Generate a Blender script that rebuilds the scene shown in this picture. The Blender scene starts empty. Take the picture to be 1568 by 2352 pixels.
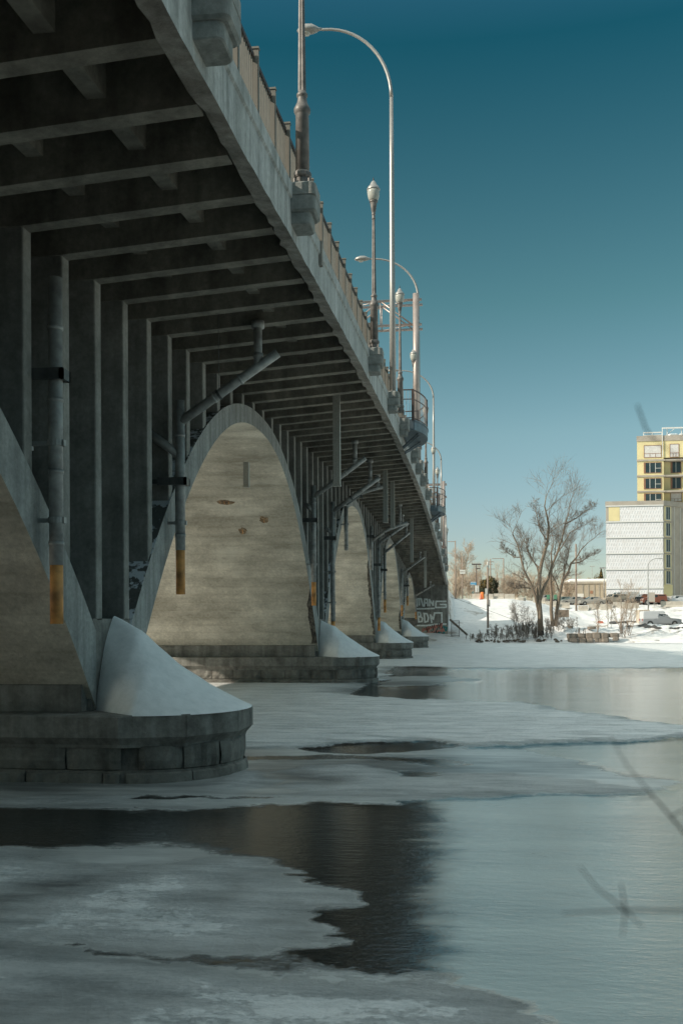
import bpy, math, random
import numpy as np
from mathutils import Vector, Matrix
R = math.radians
rnd = random.Random(7)
scene = bpy.context.scene
C = scene.collection

# ------------------------------------------------------------------ camera
CZ = 3.0                      # lens height above the river
F = 2287.0 / 2352.0           # focal length over picture height
TH = math.atan(299 / 2287.0)
cam = bpy.data.cameras.new('camera')
cam.sensor_fit = 'VERTICAL'; cam.sensor_height = 36; cam.sensor_width = 24
cam.lens = 36 * F
cam.shift_y = (1424 - 1176) / 2352.0
cam.clip_start = 0.1; cam.clip_end = 3000
cam.dof.use_dof = True; cam.dof.focus_distance = 55; cam.dof.aperture_fstop = 6.3
camo = bpy.data.objects.new('camera', cam); C.objects.link(camo)
camo.matrix_world = Matrix.Translation((0, 0, CZ)) @ Matrix.Rotation(TH, 4, 'Z') @ Matrix.Rotation(R(90), 4, 'X') @ Matrix.Rotation(-0.005, 4, 'Z')
scene.camera = camo
scene.render.resolution_x = 682; scene.render.resolution_y = 1024

# ------------------------------------------------------------------ light
SUN_EL = R(28.5)
SH = Vector((-0.887, -0.462, 0)).normalized()     # horizontal direction towards the sun
world = bpy.data.worlds.new("World"); scene.world = world; world.use_nodes = True
wn = world.node_tree.nodes; wl = world.node_tree.links
bg = wn['Background']
sky = wn.new('ShaderNodeTexSky'); sky.sky_type = 'NISHITA'; sky.sun_disc = False
sky.sun_elevation = SUN_EL; sky.sun_rotation = math.atan2(SH.x, SH.y)
sky.air_density = 1.0; sky.dust_density = 0.6; sky.ozone_density = 2.0
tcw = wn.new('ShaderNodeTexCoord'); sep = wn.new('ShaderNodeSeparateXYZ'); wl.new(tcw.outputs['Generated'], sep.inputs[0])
rw = wn.new('ShaderNodeValToRGB'); wl.new(sep.outputs[2], rw.inputs[0])      # tint by height: paler low, teal above, zenith boosted as added fill light
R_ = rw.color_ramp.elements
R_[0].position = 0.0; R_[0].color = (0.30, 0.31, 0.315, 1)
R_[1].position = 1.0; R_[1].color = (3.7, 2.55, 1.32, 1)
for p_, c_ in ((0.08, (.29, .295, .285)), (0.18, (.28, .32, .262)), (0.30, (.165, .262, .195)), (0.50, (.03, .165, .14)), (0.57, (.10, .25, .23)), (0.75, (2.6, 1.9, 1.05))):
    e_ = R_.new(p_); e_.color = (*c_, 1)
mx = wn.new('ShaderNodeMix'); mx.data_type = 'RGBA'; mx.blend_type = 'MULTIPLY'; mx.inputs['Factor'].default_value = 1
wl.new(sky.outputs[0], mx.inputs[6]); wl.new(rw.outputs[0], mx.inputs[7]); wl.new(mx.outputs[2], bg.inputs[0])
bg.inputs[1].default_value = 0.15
sun = bpy.data.lights.new('sun', 'SUN'); sun.energy = 2.0; sun.angle = R(0.5); sun.color = (1.0, 0.90, 0.76)
suno = bpy.data.objects.new('sun', sun); C.objects.link(suno)
sd = Vector((SH.x * math.cos(SUN_EL), SH.y * math.cos(SUN_EL), math.sin(SUN_EL)))
suno.rotation_euler = sd.to_track_quat('Z', 'Y').to_euler(); suno.location = (-40, -20, 40)
vs = scene.view_settings
vs.view_transform = 'Standard'; vs.look = 'None'; vs.exposure = 1.22; vs.gamma = 1; vs.use_curve_mapping = False
scene.render.engine = 'CYCLES'
scene.cycles.max_bounces = 8; scene.cycles.diffuse_bounces = 5

# ------------------------------------------------------------------ measuring helpers (photo measured on a 1568 x 2352 grid)
def ray(px, py):
    f = 2287.0; u = px - 784; v = 1424 - py
    cr, sr = math.cos(.005), math.sin(.005)
    u2 = u * cr + v * sr; v2 = -u * sr + v * cr
    c, s = math.cos(TH), math.sin(TH)
    return (u2 * c - f * s, u2 * s + f * c, v2)
def onX(px, py, X): r = ray(px, py); t = X / r[0]; return Vector((X, r[1] * t, CZ + r[2] * t))
def onY(px, py, Y): r = ray(px, py); t = Y / r[1]; return Vector((r[0] * t, Y, CZ + r[2] * t))
def onZ(px, py, Z=0.0): r = ray(px, py); t = (Z - CZ) / r[2]; return Vector((r[0] * t, r[1] * t, Z))

# ------------------------------------------------------------------ materials
def nmat(name):
    m = bpy.data.materials.new(name); m.use_nodes = True
    return m, m.node_tree.nodes, m.node_tree.links, m.node_tree.nodes['Principled BSDF']
def plain(name, col, rough=.6, metal=0, var=.12, scale=8):
    m, n, l, b = nmat(name)
    b.inputs['Roughness'].default_value = rough; b.inputs['Metallic'].default_value = metal
    tc = n.new('ShaderNodeTexCoord'); no = n.new('ShaderNodeTexNoise'); no.inputs['Scale'].default_value = scale; no.inputs['Detail'].default_value = 5
    l.new(tc.outputs['Object'], no.inputs['Vector'])
    r = n.new('ShaderNodeValToRGB'); r.color_ramp.elements[0].position = .3; r.color_ramp.elements[1].position = .7
    r.color_ramp.elements[0].color = [c * (1 - var) for c in col] + [1]; r.color_ramp.elements[1].color = [min(1, c * (1 + var)) for c in col] + [1]
    l.new(no.outputs[0], r.inputs[0]); l.new(r.outputs[0], b.inputs['Base Color'])
    return m
def concrete(name, dark, light, scale=1.0, streak=(3, 3, .2), stain=(.05, .05, .045), stain_amt=.5, bump=.25, rough=.85, joint=None, scale2=9):
    m, n, l, b = nmat(name)
    b.inputs['Roughness'].default_value = rough; b.inputs['Specular IOR Level'].default_value = .3
    tc = n.new('ShaderNodeTexCoord')
    def noise(sc, det, vec=(1, 1, 1), ro=.6):
        mp = n.new('ShaderNodeMapping'); mp.inputs['Scale'].default_value = vec; l.new(tc.outputs['Object'], mp.inputs[0])
        t = n.new('ShaderNodeTexNoise'); t.inputs['Scale'].default_value = sc; t.inputs['Detail'].default_value = det; t.inputs['Roughness'].default_value = ro
        l.new(mp.outputs[0], t.inputs['Vector']); return t
    a = noise(scale, 8); s = noise(1, 6, streak, .55); f = noise(scale2, 8, (1, 1, 1), .75)
    r = n.new('ShaderNodeValToRGB'); r.color_ramp.elements[0].position = .32; r.color_ramp.elements[1].position = .66
    r.color_ramp.elements[0].color = (*dark, 1); r.color_ramp.elements[1].color = (*light, 1)
    l.new(a.outputs[0], r.inputs[0])
    r2 = n.new('ShaderNodeValToRGB'); r2.color_ramp.elements[0].position = .42; r2.color_ramp.elements[1].position = .68
    r2.color_ramp.elements[0].color = (0, 0, 0, 1); r2.color_ramp.elements[1].color = (stain_amt,) * 3 + (1,)
    l.new(s.outputs[0], r2.inputs[0])
    m1 = n.new('ShaderNodeMix'); m1.data_type = 'RGBA'; l.new(r2.outputs[0], m1.inputs['Factor']); l.new(r.outputs[0], m1.inputs[6]); m1.inputs[7].default_value = (*stain, 1)
    r3 = n.new('ShaderNodeMapRange'); r3.inputs[1].default_value = .3; r3.inputs[2].default_value = .7; r3.inputs[3].default_value = .72; r3.inputs[4].default_value = 1.2
    l.new(f.outputs[0], r3.inputs[0])
    m2 = n.new('ShaderNodeMix'); m2.data_type = 'RGBA'; m2.blend_type = 'MULTIPLY'; m2.inputs['Factor'].default_value = 1
    l.new(m1.outputs[2], m2.inputs[6]); l.new(r3.outputs[0], m2.inputs[7])
    l.new(m2.outputs[2], b.inputs['Base Color'])
    bp = n.new('ShaderNodeBump'); bp.inputs['Strength'].default_value = bump; bp.inputs['Distance'].default_value = .03
    l.new(f.outputs[0], bp.inputs['Height']); l.new(bp.outputs[0], b.inputs['Normal'])
    m['out'] = 0
    return m

M = {}
M['fascia'] = concrete('fascia concrete', (.23, .24, .23), (.39, .40, .38), 1.2, (.6, 6, .16), (.56, .57, .56), .8, .4)
M['weathered'] = concrete('weathered concrete', (.22, .21, .19), (.40, .38, .34), 3.0, (2, 2, 2), (.12, .10, .08), .6, 1.0)
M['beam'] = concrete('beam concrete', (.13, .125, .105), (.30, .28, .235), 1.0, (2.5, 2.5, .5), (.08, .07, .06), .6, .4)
M['rim'] = concrete('rim concrete', (.27, .28, .27), (.40, .41, .39), 1.2, (4, 4, .25), (.14, .14, .13), .6, .4)
M['column'] = concrete('column concrete', (.17, .17, .155), (.33, .33, .305), 1.0, (4, 4, .3), (.12, .12, .11), .4, .3)
M['masonry'] = concrete('stone masonry', (.07, .068, .06), (.24, .225, .20), 1.1, (3, 3, .25), (.30, .30, .27), .5, 1.0, scale2=7)
M['cap'] = concrete('cap concrete', (.105, .10, .09), (.25, .24, .215), 1.6, (3.2, 3.2, .12), (.36, .36, .33), .55, .7)
M['corbel'] = concrete('corbel concrete', (.22, .23, .22), (.34, .35, .33), 2.0, (5, 5, .5), (.13, .14, .13), .5, .4)

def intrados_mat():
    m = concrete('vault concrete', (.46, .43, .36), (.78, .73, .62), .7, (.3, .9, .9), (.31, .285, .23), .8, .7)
    n = m.node_tree.nodes; l = m.node_tree.links; b = n['Principled BSDF']
    src = b.inputs['Base Color'].links[0].from_socket
    tc = n.new('ShaderNodeTexCoord')
    # pale lime blotches
    mp = n.new('ShaderNodeMapping'); mp.inputs['Scale'].default_value = (.5, 1.2, 1.4); l.new(tc.outputs['Object'], mp.inputs[0])
    t = n.new('ShaderNodeTexNoise'); t.inputs['Scale'].default_value = 1.0; t.inputs['Detail'].default_value = 7; t.inputs['Roughness'].default_value = .68; l.new(mp.outputs[0], t.inputs['Vector'])
    r = n.new('ShaderNodeValToRGB'); r.color_ramp.elements[0].position = .52; r.color_ramp.elements[0].color = (0, 0, 0, 1); r.color_ramp.elements[1].position = .72; r.color_ramp.elements[1].color = (.75, .75, .75, 1)
    l.new(t.outputs[0], r.inputs[0])
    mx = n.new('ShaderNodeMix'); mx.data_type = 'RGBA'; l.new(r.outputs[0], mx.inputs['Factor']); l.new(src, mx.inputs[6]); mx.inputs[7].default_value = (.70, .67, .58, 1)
    # board marks: thin dark horizontal lines along the vault
    mp2 = n.new('ShaderNodeMapping'); mp2.inputs['Scale'].default_value = (0, 0, 1); l.new(tc.outputs['Object'], mp2.inputs[0])
    w = n.new('ShaderNodeTexWave'); w.bands_direction = 'Z'; w.inputs['Scale'].default_value = .9; w.inputs['Distortion'].default_value = 1.5; w.inputs['Detail'].default_value = 4; w.inputs['Detail Scale'].default_value = .6
    l.new(tc.outputs['Object'], w.inputs['Vector'])
    r2 = n.new('ShaderNodeValToRGB'); r2.color_ramp.elements[0].position = 0; r2.color_ramp.elements[0].color = (.84, .83, .80, 1); r2.color_ramp.elements[1].position = .12; r2.color_ramp.elements[1].color = (1, 1, 1, 1)
    l.new(w.outputs[0], r2.inputs[0])
    m2 = n.new('ShaderNodeMix'); m2.data_type = 'RGBA'; m2.blend_type = 'MULTIPLY'; m2.inputs['Factor'].default_value = .5
    l.new(mx.outputs[2], m2.inputs[6]); l.new(r2.outputs[0], m2.inputs[7])
    l.new(m2.outputs[2], b.inputs['Base Color'])
    return m
M['vault'] = intrados_mat()

def snowy_top():                 # arch back: concrete with old snow and grit lying in patches
    m = concrete('arch back', (.10, .10, .09), (.2, .2, .18), 2, (2, 2, 2), (.05, .05, .05), .5, .8)
    n = m.node_tree.nodes; l = m.node_tree.links; b = n['Principled BSDF']
    src = b.inputs['Base Color'].links[0].from_socket
    tc = n.new('ShaderNodeTexCoord'); t = n.new('ShaderNodeTexNoise'); t.inputs['Scale'].default_value = 2.2; t.inputs['Detail'].default_value = 7; t.inputs['Roughness'].default_value = .65
    l.new(tc.outputs['Object'], t.inputs['Vector'])
    r = n.new('ShaderNodeValToRGB'); r.color_ramp.elements[0].position = .5; r.color_ramp.elements[0].color = (0, 0, 0, 1); r.color_ramp.elements[1].position = .54
    l.new(t.outputs[0], r.inputs[0])
    mx = n.new('ShaderNodeMix'); mx.data_type = 'RGBA'; l.new(r.outputs[0], mx.inputs['Factor']); l.new(src, mx.inputs[6]); mx.inputs[7].default_value = (.75, .77, .8, 1); l.new(mx.outputs[2], b.inputs['Base Color'])
    return m
M['archback'] = snowy_top()

def snow_mat(name, a=(.70, .74, .78), b_=(.82, .85, .88), dirt=0.0, scale=3):
    m, n, l, b = nmat(name)
    b.inputs['Roughness'].default_value = .65; b.inputs['Subsurface Weight'].default_value = 0
    tc = n.new('ShaderNodeTexCoord')
    t = n.new('ShaderNodeTexNoise'); t.inputs['Scale'].default_value = scale; t.inputs['Detail'].default_value = 9; t.inputs['Roughness'].default_value = .6
    l.new(tc.outputs['Object'], t.inputs['Vector'])
    r = n.new('ShaderNodeValToRGB'); r.color_ramp.elements[0].position = .3; r.color_ramp.elements[1].position = .6
    r.color_ramp.elements[0].color = (*a, 1); r.color_ramp.elements[1].color = (*b_, 1); l.new(t.outputs[0], r.inputs[0])
    last = r.outputs[0]
    if dirt:
        t2 = n.new('ShaderNodeTexNoise'); t2.inputs['Scale'].default_value = .22; t2.inputs['Detail'].default_value = 10; t2.inputs['Roughness'].default_value = .72; l.new(tc.outputs['Object'], t2.inputs['Vector'])
        r2 = n.new('ShaderNodeValToRGB'); r2.color_ramp.elements[0].position = .55; r2.color_ramp.elements[0].color = (0, 0, 0, 1); r2.color_ramp.elements[1].position = .63; r2.color_ramp.elements[1].color = (dirt,) * 3 + (1,)
        l.new(t2.outputs[0], r2.inputs[0]); mx = n.new('ShaderNodeMix'); mx.data_type = 'RGBA'; l.new(r2.outputs[0], mx.inputs['Factor']); l.new(last, mx.inputs[6]); mx.inputs[7].default_value = (.22, .17, .12, 1); last = mx.outputs[2]
    l.new(last, b.inputs['Base Color'])
    bp = n.new('ShaderNodeBump'); bp.inputs['Strength'].default_value = .35; bp.inputs['Distance'].default_value = .04; l.new(t.outputs[0], bp.inputs['Height']); l.new(bp.outputs[0], b.inputs['Normal'])
    return m
M['snow'] = snow_mat('drift snow', (.80, .82, .82), (.92, .93, .93), scale=5)
M['bank'] = snow_mat('bank snow', (.66, .66, .66), (.80, .79, .78), .8, 1.2)
M['pipe'] = plain('grey drain pipe', (.30, .305, .295), .5, .1, .35, 5)
M['pipe_dark'] = plain('dark steel', (.085, .09, .09), .5, .4, .3, 6)
M['rust'] = plain('orange pipe end', (.62, .29, .09), .65, 0, .55, 3)
M['trough'] = plain('galvanised channel', (.33, .33, .30), .5, .3, .15, 30)
M['lamp_iron'] = plain('painted lamp iron', (.165, .15, .14), .5, .3, .35, 7)
M['alu'] = plain('brushed aluminium', (.36, .35, .335), .4, .5, .08, 10)
M['gantry'] = plain('gantry steel', (.44, .37, .34), .38, .5, .12, 4)
M['post'] = plain('railing plate', (.19, .18, .155), .55, .2, .12, 6)
M['bars'] = plain('railing bars', (.22, .21, .185), .5, .2, .1, 6)
M['darkrail'] = plain('dark rail', (.07, .05, .045), .5, .3, .2, 6)
M['balcony'] = plain('balcony steel', (.10, .13, .15), .45, .3, .25, 4)
M['glass'] = plain('frosted lamp glass', (.42, .42, .38), .25, 0, .05, 3)
M['white_paint'] = plain('white graffiti paint', (.72, .75, .73), .7, 0, .25, 6)
M['bark'] = plain('bark', (.20, .155, .115), .9, 0, .4, 12)
M['twigs'] = plain('brown twigs', (.20, .165, .135), .9, 0, .3, 3)
M['thicket'] = plain('pale thicket twigs', (.42, .33, .25), .9, 0, .25, 2)
M['darktwig'] = plain('dark wet twigs', (.13, .105, .085), .9, 0, .3, 3)
M['wood'] = plain('pole wood', (.27, .21, .17), .85, 0, .25, 9)
M['barrier'] = plain('barrier concrete', (.46, .42, .36), .8, 0, .15, 2)
M['rock'] = concrete('bank stone', (.16, .135, .11), (.36, .31, .26), 2, (2, 2, 2), (.06, .055, .05), .6, 1.0)
M['tyre'] = plain('tyre rubber', (.02, .02, .02), .8, 0, .1)
M['window'] = plain('window glass', (.03, .05, .055), .12, 0, .3, .6)
M['whiteframe'] = plain('pale window frame', (.55, .55, .52), .5, 0, .05)

# ------------------------------------------------------------------ mesh building
class MB:
    def __init__(s): s.v = []; s.f = []; s.mi = []
    def add(s, vs, fs, mi=0):
        o = len(s.v); s.v += [tuple(v) for v in vs]; s.f += [tuple(i + o for i in f) for f in fs]; s.mi += [mi] * len(fs)
    def box(s, x0, x1, y0, y1, z0, z1, mi=0):
        s.add([(x0, y0, z0), (x1, y0, z0), (x1, y1, z0), (x0, y1, z0), (x0, y0, z1), (x1, y0, z1), (x1, y1, z1), (x0, y1, z1)],
              [(0, 3, 2, 1), (4, 5, 6, 7), (0, 1, 5, 4), (1, 2, 6, 5), (2, 3, 7, 6), (3, 0, 4, 7)], mi)
    def prism(s, poly, a, b, axis='X', mi=0):        # poly of 2D points, extruded along axis from a to b
        n = len(poly)
        def P(p, t): return {'X': (t, p[0], p[1]), 'Y': (p[0], t, p[1]), 'Z': (p[0], p[1], t)}[axis]
        s.add([P(p, a) for p in poly] + [P(p, b) for p in poly],
              [tuple(range(n))[::-1], tuple(range(n, 2 * n))] + [(i, (i + 1) % n, n + (i + 1) % n, n + i) for i in range(n)], mi)
    def tube(s, pts, r, seg=8, cap=True, mi=0):
        pts = [Vector(p) for p in pts]; n = len(pts)
        rr = r if isinstance(r, (list, tuple)) else [r] * n
        vs = []; fs = []; up = None
        for i, p in enumerate(pts):
            d = (pts[min(i + 1, n - 1)] - pts[max(i - 1, 0)])
            if d.length < 1e-9: d = Vector((0, 0, 1))
            d.normalize()
            if up is None: up = Vector((0, 0, 1)) if abs(d.z) < .9 else Vector((1, 0, 0))
            a = d.cross(up)
            if a.length < 1e-4: a = d.orthogonal()
            a.normalize(); b = a.cross(d).normalized(); up = b
            for k in range(seg):
                t = 2 * math.pi * k / seg; vs.append(p + a * (rr[i] * math.cos(t)) + b * (rr[i] * math.sin(t)))
        for i in range(n - 1):
            for k in range(seg): fs.append((i * seg + k, i * seg + (k + 1) % seg, (i + 1) * seg + (k + 1) % seg, (i + 1) * seg + k))
        if cap: fs.append(tuple(range(seg))[::-1]); fs.append(tuple(range((n - 1) * seg, n * seg)))
        s.add(vs, fs, mi)
    def lathe(s, prof, c=(0, 0, 0), seg=16, mi=0):
        s.tube_like = None
        vs = []; fs = []; n = len(prof)
        for r, z in prof:
            for k in range(seg):
                t = 2 * math.pi * k / seg; vs.append((c[0] + r * math.cos(t), c[1] + r * math.sin(t), c[2] + z))
        for i in range(n - 1):
            for k in range(seg): fs.append((i * seg + k, i * seg + (k + 1) % seg, (i + 1) * seg + (k + 1) % seg, (i + 1) * seg + k))
        fs.append(tuple(range(seg))[::-1]); fs.append(tuple(range((n - 1) * seg, n * seg)))
        s.add(vs, fs, mi)
    def build(s, name, mats, parent=None, smooth=False, offset=None, bevel=0):
        me = bpy.data.meshes.new(name)
        off = Vector(offset) if offset is not None else (parent_loc(parent) if parent else Vector((0, 0, 0)))
        me.from_pydata([(v[0] - off.x, v[1] - off.y, v[2] - off.z) for v in s.v], [], s.f)
        for m in (mats if isinstance(mats, (list, tuple)) else [mats]): me.materials.append(m)
        me.polygons.foreach_set('material_index', s.mi)
        if smooth: me.polygons.foreach_set('use_smooth', [True] * len(me.polygons))
        me.update()
        o = bpy.data.objects.new(name, me); C.objects.link(o)
        if parent: o.parent = parent
        elif offset is not None: o.location = off
        if bevel:
            bv = o.modifiers.new('bevel', 'BEVEL'); bv.width = bevel; bv.segments = 2; bv.limit_method = 'ANGLE'
        return o
def parent_loc(p):
    v = Vector((0, 0, 0))
    while p is not None: v += p.location; p = p.parent
    return v
def tag(o, label=None, cat=None, group=None, kind=None):
    if label: o['label'] = label
    if cat: o['category'] = cat
    if group: o['group'] = group
    if kind: o['kind'] = kind
    return o
def thing(name, loc, label, cat, group=None, rz=0):
    o = bpy.data.objects.new(name, None); C.objects.link(o); o.location = loc; o.rotation_euler.z = rz; o.empty_display_size = .3
    return tag(o, label, cat, group)
def local(mb, name, mats, parent, smooth=False, bevel=0):      # mesh written in the parent's own coordinates
    return mb.build(name, mats, parent, smooth, offset=(0, 0, 0), bevel=bevel)
def copy_tree(o, parent=None):
    c = o.copy(); C.objects.link(c)
    if parent is not None: c.parent = parent
    for ch in list(o.children): copy_tree(ch, c)
    return c
def sm(x, a, b):
    t = max(0, min(1, (x - a) / (b - a))); return t * t * (3 - 2 * t)

# ------------------------------------------------------------------ numpy value noise
def vnoise(x, y, seed=0):
    xi = np.floor(x).astype(np.int64); yi = np.floor(y).astype(np.int64); xf = x - xi; yf = y - yi
    def h(a, b):
        n = (a * 374761393 + b * 668265263 + seed * 974634777) & 0x7fffffff
        n = ((n ^ (n >> 13)) * 1274126177) & 0x7fffffff
        return ((n ^ (n >> 16)) & 0xffff) / 65535.0
    u = xf * xf * (3 - 2 * xf); v = yf * yf * (3 - 2 * yf)
    return (h(xi, yi) * (1 - u) + h(xi + 1, yi) * u) * (1 - v) + (h(xi, yi + 1) * (1 - u) + h(xi + 1, yi + 1) * u) * v
def fbm(x, y, o=4, seed=0):
    s = 0; a = .5; t = 0
    for i in range(o): s = s + a * vnoise(x, y, seed + i); t += a; x = x * 2.03 + 3.1; y = y * 2.03 + 1.7; a *= .5
    return s / t

# ================================================================== THE BRIDGE
FX = -3.14; BX0 = -28.5; RX = -7.22; RX0 = -24.4
PY = [-8.83, 19.5, 47.83, 76.16, 104.5]; SP = 28.33
AC = [5.335, 33.665, 62.0, 90.3, 118.2]; RISE = [7.4, 8.25, 8.75, 8.55, 6.75]; HALF = [13.2] * 4 + [12.6]
_pf = [(-70, 6.2), (-30, 8.2), (0, 9.05), (5, 9.22), (11, 9.43), (13.8, 9.57), (21, 10.02), (30.3, 10.46), (43, 10.93), (52, 11.1), (61, 11.16), (70, 11.07), (77, 10.86), (90, 10.3), (101, 9.75), (113, 8.85), (124, 7.85), (131, 7.25), (150, 5.8), (200, 5.0)]
_fx = np.arange(-70, 200, 1.0); _fy = np.interp(_fx, [p[0] for p in _pf], [p[1] for p in _pf])
for _ in range(6): _fy[1:-1] = (_fy[:-2] + 2 * _fy[1:-1] + _fy[2:]) / 4
def B(y): return float(np.interp(y, _fx, _fy))
def intr(j, y):
    d = abs(y - AC[j]) / HALF[j]
    return 1.3 + RISE[j] * (1 - min(d, 1) ** 2.2)
def extr(j, y):
    d = abs(y - AC[j]); return intr(j, y) + .55 + .65 * (d / 10.8) ** 2

bridge = thing('road_bridge', (-14, 60, 0), 'long open spandrel concrete arch road bridge on stone piers across the frozen river', 'bridge')
# deck slab
mb = MB(); ys = list(np.arange(-60, 131.01, 2))
for i in range(len(ys) - 1):
    a, b = ys[i], ys[i + 1]; za, zb = B(a), B(b)
    mb.add([(BX0 + .2, a, za + .78), (FX - .1, a, za + .78), (FX - .1, b, zb + .78), (BX0 + .2, b, zb + .78), (BX0 + .2, a, za + .9), (FX - .1, a, za + .9), (FX - .1, b, zb + .9), (BX0 + .2, b, zb + .9)],
           [(0, 3, 2, 1), (4, 5, 6, 7)])
mb.build('deck_slab', M['beam'], bridge)
# fascia girder, swept
def sweep(prof, ys, jit=0, mir=False, mats=(0,)):
    mb = MB(); n = len(prof); vs = []
    for y in ys:
        b = B(y)
        for k, (x, z) in enumerate(prof):
            jx = jz = 0
            if jit and k in (0, n - 1): jx = rnd.uniform(-jit, jit) * (1.3 if k == n - 1 else .25); jz = rnd.uniform(0, jit) * (1 if k == n - 1 else .25)
            X = FX + x + jx
            if mir: X = BX0 - x - jx
            vs.append((X, y, b + z + jz))
    fs = []; mi = []
    for i in range(len(ys) - 1):
        for k in range(n):
            q = (i * n + k, i * n + (k + 1) % n, (i + 1) * n + (k + 1) % n, (i + 1) * n + k)
            fs.append(q[::-1] if not mir else q); mi.append(1 if k in (n - 1, n - 2) else 0)
    fs.append(tuple(range(n))); fs.append(tuple(range(len(vs) - n, len(vs)))[::-1]); mi += [0, 0]
    mb.v = vs; mb.f = fs; mb.mi = mi
    return mb
prof = [(0, 0), (0, .66), (.035, .69), (.035, .93), (-.3, .93), (-.3, .15), (-.26, .02)]
fy = list(np.arange(-58, 131.3, .3))
sweep(prof, fy, .035).build('fascia_girder', [M['fascia'], M['weathered']], bridge)
sweep(prof, list(np.arange(-58, 131, 2)), 0, True).build('fascia_girder', [M['fascia'], M['weathered']], bridge)
# expansion joint block
p = onX(733, 620, FX); mb = MB(); mb.box(FX - .02, FX + .07, p.y - .08, p.y + .08, B(p.y) + .45, B(p.y) + .955); mb.build('expansion_joint', M['weathered'], bridge)
# cross beams and walls
K0 = 18.75; STEP = SP / 18
walls = 0
for k in range(-12, 72):
    y = K0 + k * STEP
    if y > 129: break
    j = None
    for a in range(5):
        if abs(y - AC[a]) <= HALF[a] + .97: j = a
    b = B(y); haunch = 0
    if j is not None:
        top = max(extr(j, y) if abs(y - AC[j]) < HALF[j] else 0, 0)
        if top < b - .45: haunch = .27
    mb = MB(); x1 = FX - .28; x0 = BX0 + .3
    mb.prism([(x1, b + .05), (RX - .03, b + .05 - haunch), (RX0, b + .05 - haunch), (x0, b + .05), (x0, b + .85), (x1, b + .85)][::-1], y - .15, y + .15, 'Y')
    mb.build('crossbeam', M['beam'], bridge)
    if haunch and j is not None and y > 3:
        zb = top - .3 if top > 3.2 else 3.0
        mb = MB(); mb.box(RX0 + .15, RX - .03, y - .10, y + .22, zb, b + .1 - haunch)
        mb.build('cross_wall', M['column'], bridge, bevel=.03); walls += 1
for x in (-4.75, -6.3, -14, -20):
    mb = MB(); ys = list(np.arange(0, 131, 1.574))
    for i in range(len(ys) - 1):
        a, b_ = ys[i], ys[i + 1]; za, zb = B(a) + .22, B(b_) + .22
        mb.add([(x - .13, a, za), (x + .13, a, za), (x + .13, b_, zb), (x - .13, b_, zb), (x - .13, a, za + .5), (x + .13, a, za + .5), (x + .13, b_, zb + .5), (x - .13, b_, zb + .5)],
               [(0, 3, 2, 1), (1, 2, 6, 5), (3, 0, 4, 7)])
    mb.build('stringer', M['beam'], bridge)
# arch vaults
for j in range(5):
    c, h = AC[j], HALF[j]; n = 60
    ys = [c - h * math.cos(math.pi * i / n) for i in range(n + 1)]
    mb = MB()
    lo = [(y, intr(j, y)) for y in ys]
    ex = []
    for i, (y, z) in enumerate(lo):
        ye = c + (y - c) * 1.0; ex.append((ye, min(extr(j, ye), B(ye) + .05)))
    xs = [RX, RX - .05] + [RX - .05 - (RX - RX0 - .1) * t / 6 for t in range(1, 7)] + [RX0]
    xs = [RX, RX0]
    vs = []
    for x in xs:
        vs += [(x, p[0], p[1]) for p in lo] + [(x, p[0], p[1]) for p in ex]
    N = n + 1; fs = []; mi = []
    for i in range(n):
        fs.append((i, 2 * N + i, 2 * N + i + 1, i + 1)); mi.append(1)                    # intrados
        fs.append((N + i, N + i + 1, 3 * N + i + 1, 3 * N + i)); mi.append(2)            # back
        fs.append((i, i + 1, N + i + 1, N + i)); mi.append(0)                            # face
        fs.append((2 * N + i, 3 * N + i, 3 * N + i + 1, 2 * N + i + 1)); mi.append(0)
    mb.v = vs; mb.f = fs; mb.mi = mi
    mb.build('arch', [M['rim'], M['vault'], M['archback']], bridge)
def on_vault(px, py, j, side=1):
    lo, hi = AC[j], AC[j] + HALF[j]
    for _ in range(50):
        m_ = (lo + hi) / 2; v = onY(px, py, m_)
        if v.z < intr(j, m_): lo = m_
        else: hi = m_
    return onY(px, py, (lo + hi) / 2)
def patch(name, mat, j, pts3, off=.012):                 # thin scar lying on the vault
    mb = MB(); vs = []
    for x, y in pts3: vs.append((x, y - off, intr(j, y) - off * .6))
    c_ = [sum(v[k] for v in vs) / len(vs) for k in range(3)]; n = len(vs)
    mb.add(vs + [(c_[0], c_[1] + off * .4, c_[2] + off * .2)], [(i, (i + 1) % n, n) for i in range(n)]); return mb.build(name, mat, bridge)
M['spall'] = concrete('broken concrete', (.20, .12, .06), (.46, .36, .24), 9, (5, 5, 5), (.07, .05, .04), .7, 1.2)
M['spall_dark'] = concrete('crumbled edge', (.06, .055, .05), (.24, .22, .18), 6, (5, 5, 5), (.04, .03, .03), .8, 1.4)
for px, py, w, h in ((515, 1153, .42, .12), (557, 1219, .18, .16), (606, 1193, .22, .18)):
    c_ = on_vault(px, py, 1); pts = []
    for i in range(13):
        a = 2 * math.pi * i / 13; q = rnd.uniform(.65, 1.15); dx = w * q * math.cos(a); dz = h * q * math.sin(a); y = c_.y
        for _ in range(6): y += (intr(1, y) - (c_.z + dz)) * .35
        pts.append((c_.x + dx, y))
    patch('spalled_patch', M['spall'], 1, pts)
    mb = MB()
    for dx in ((-.2, 0, .2) if w > .3 else (0,)): mb.tube([(c_.x + dx * .9, c_.y - .07, c_.z + h * .8), (c_.x + dx * .9 + .02, c_.y - .0, c_.z - h * .8)], .012, 5)
    mb.build('rebar', M['rust'], bridge)
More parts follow.
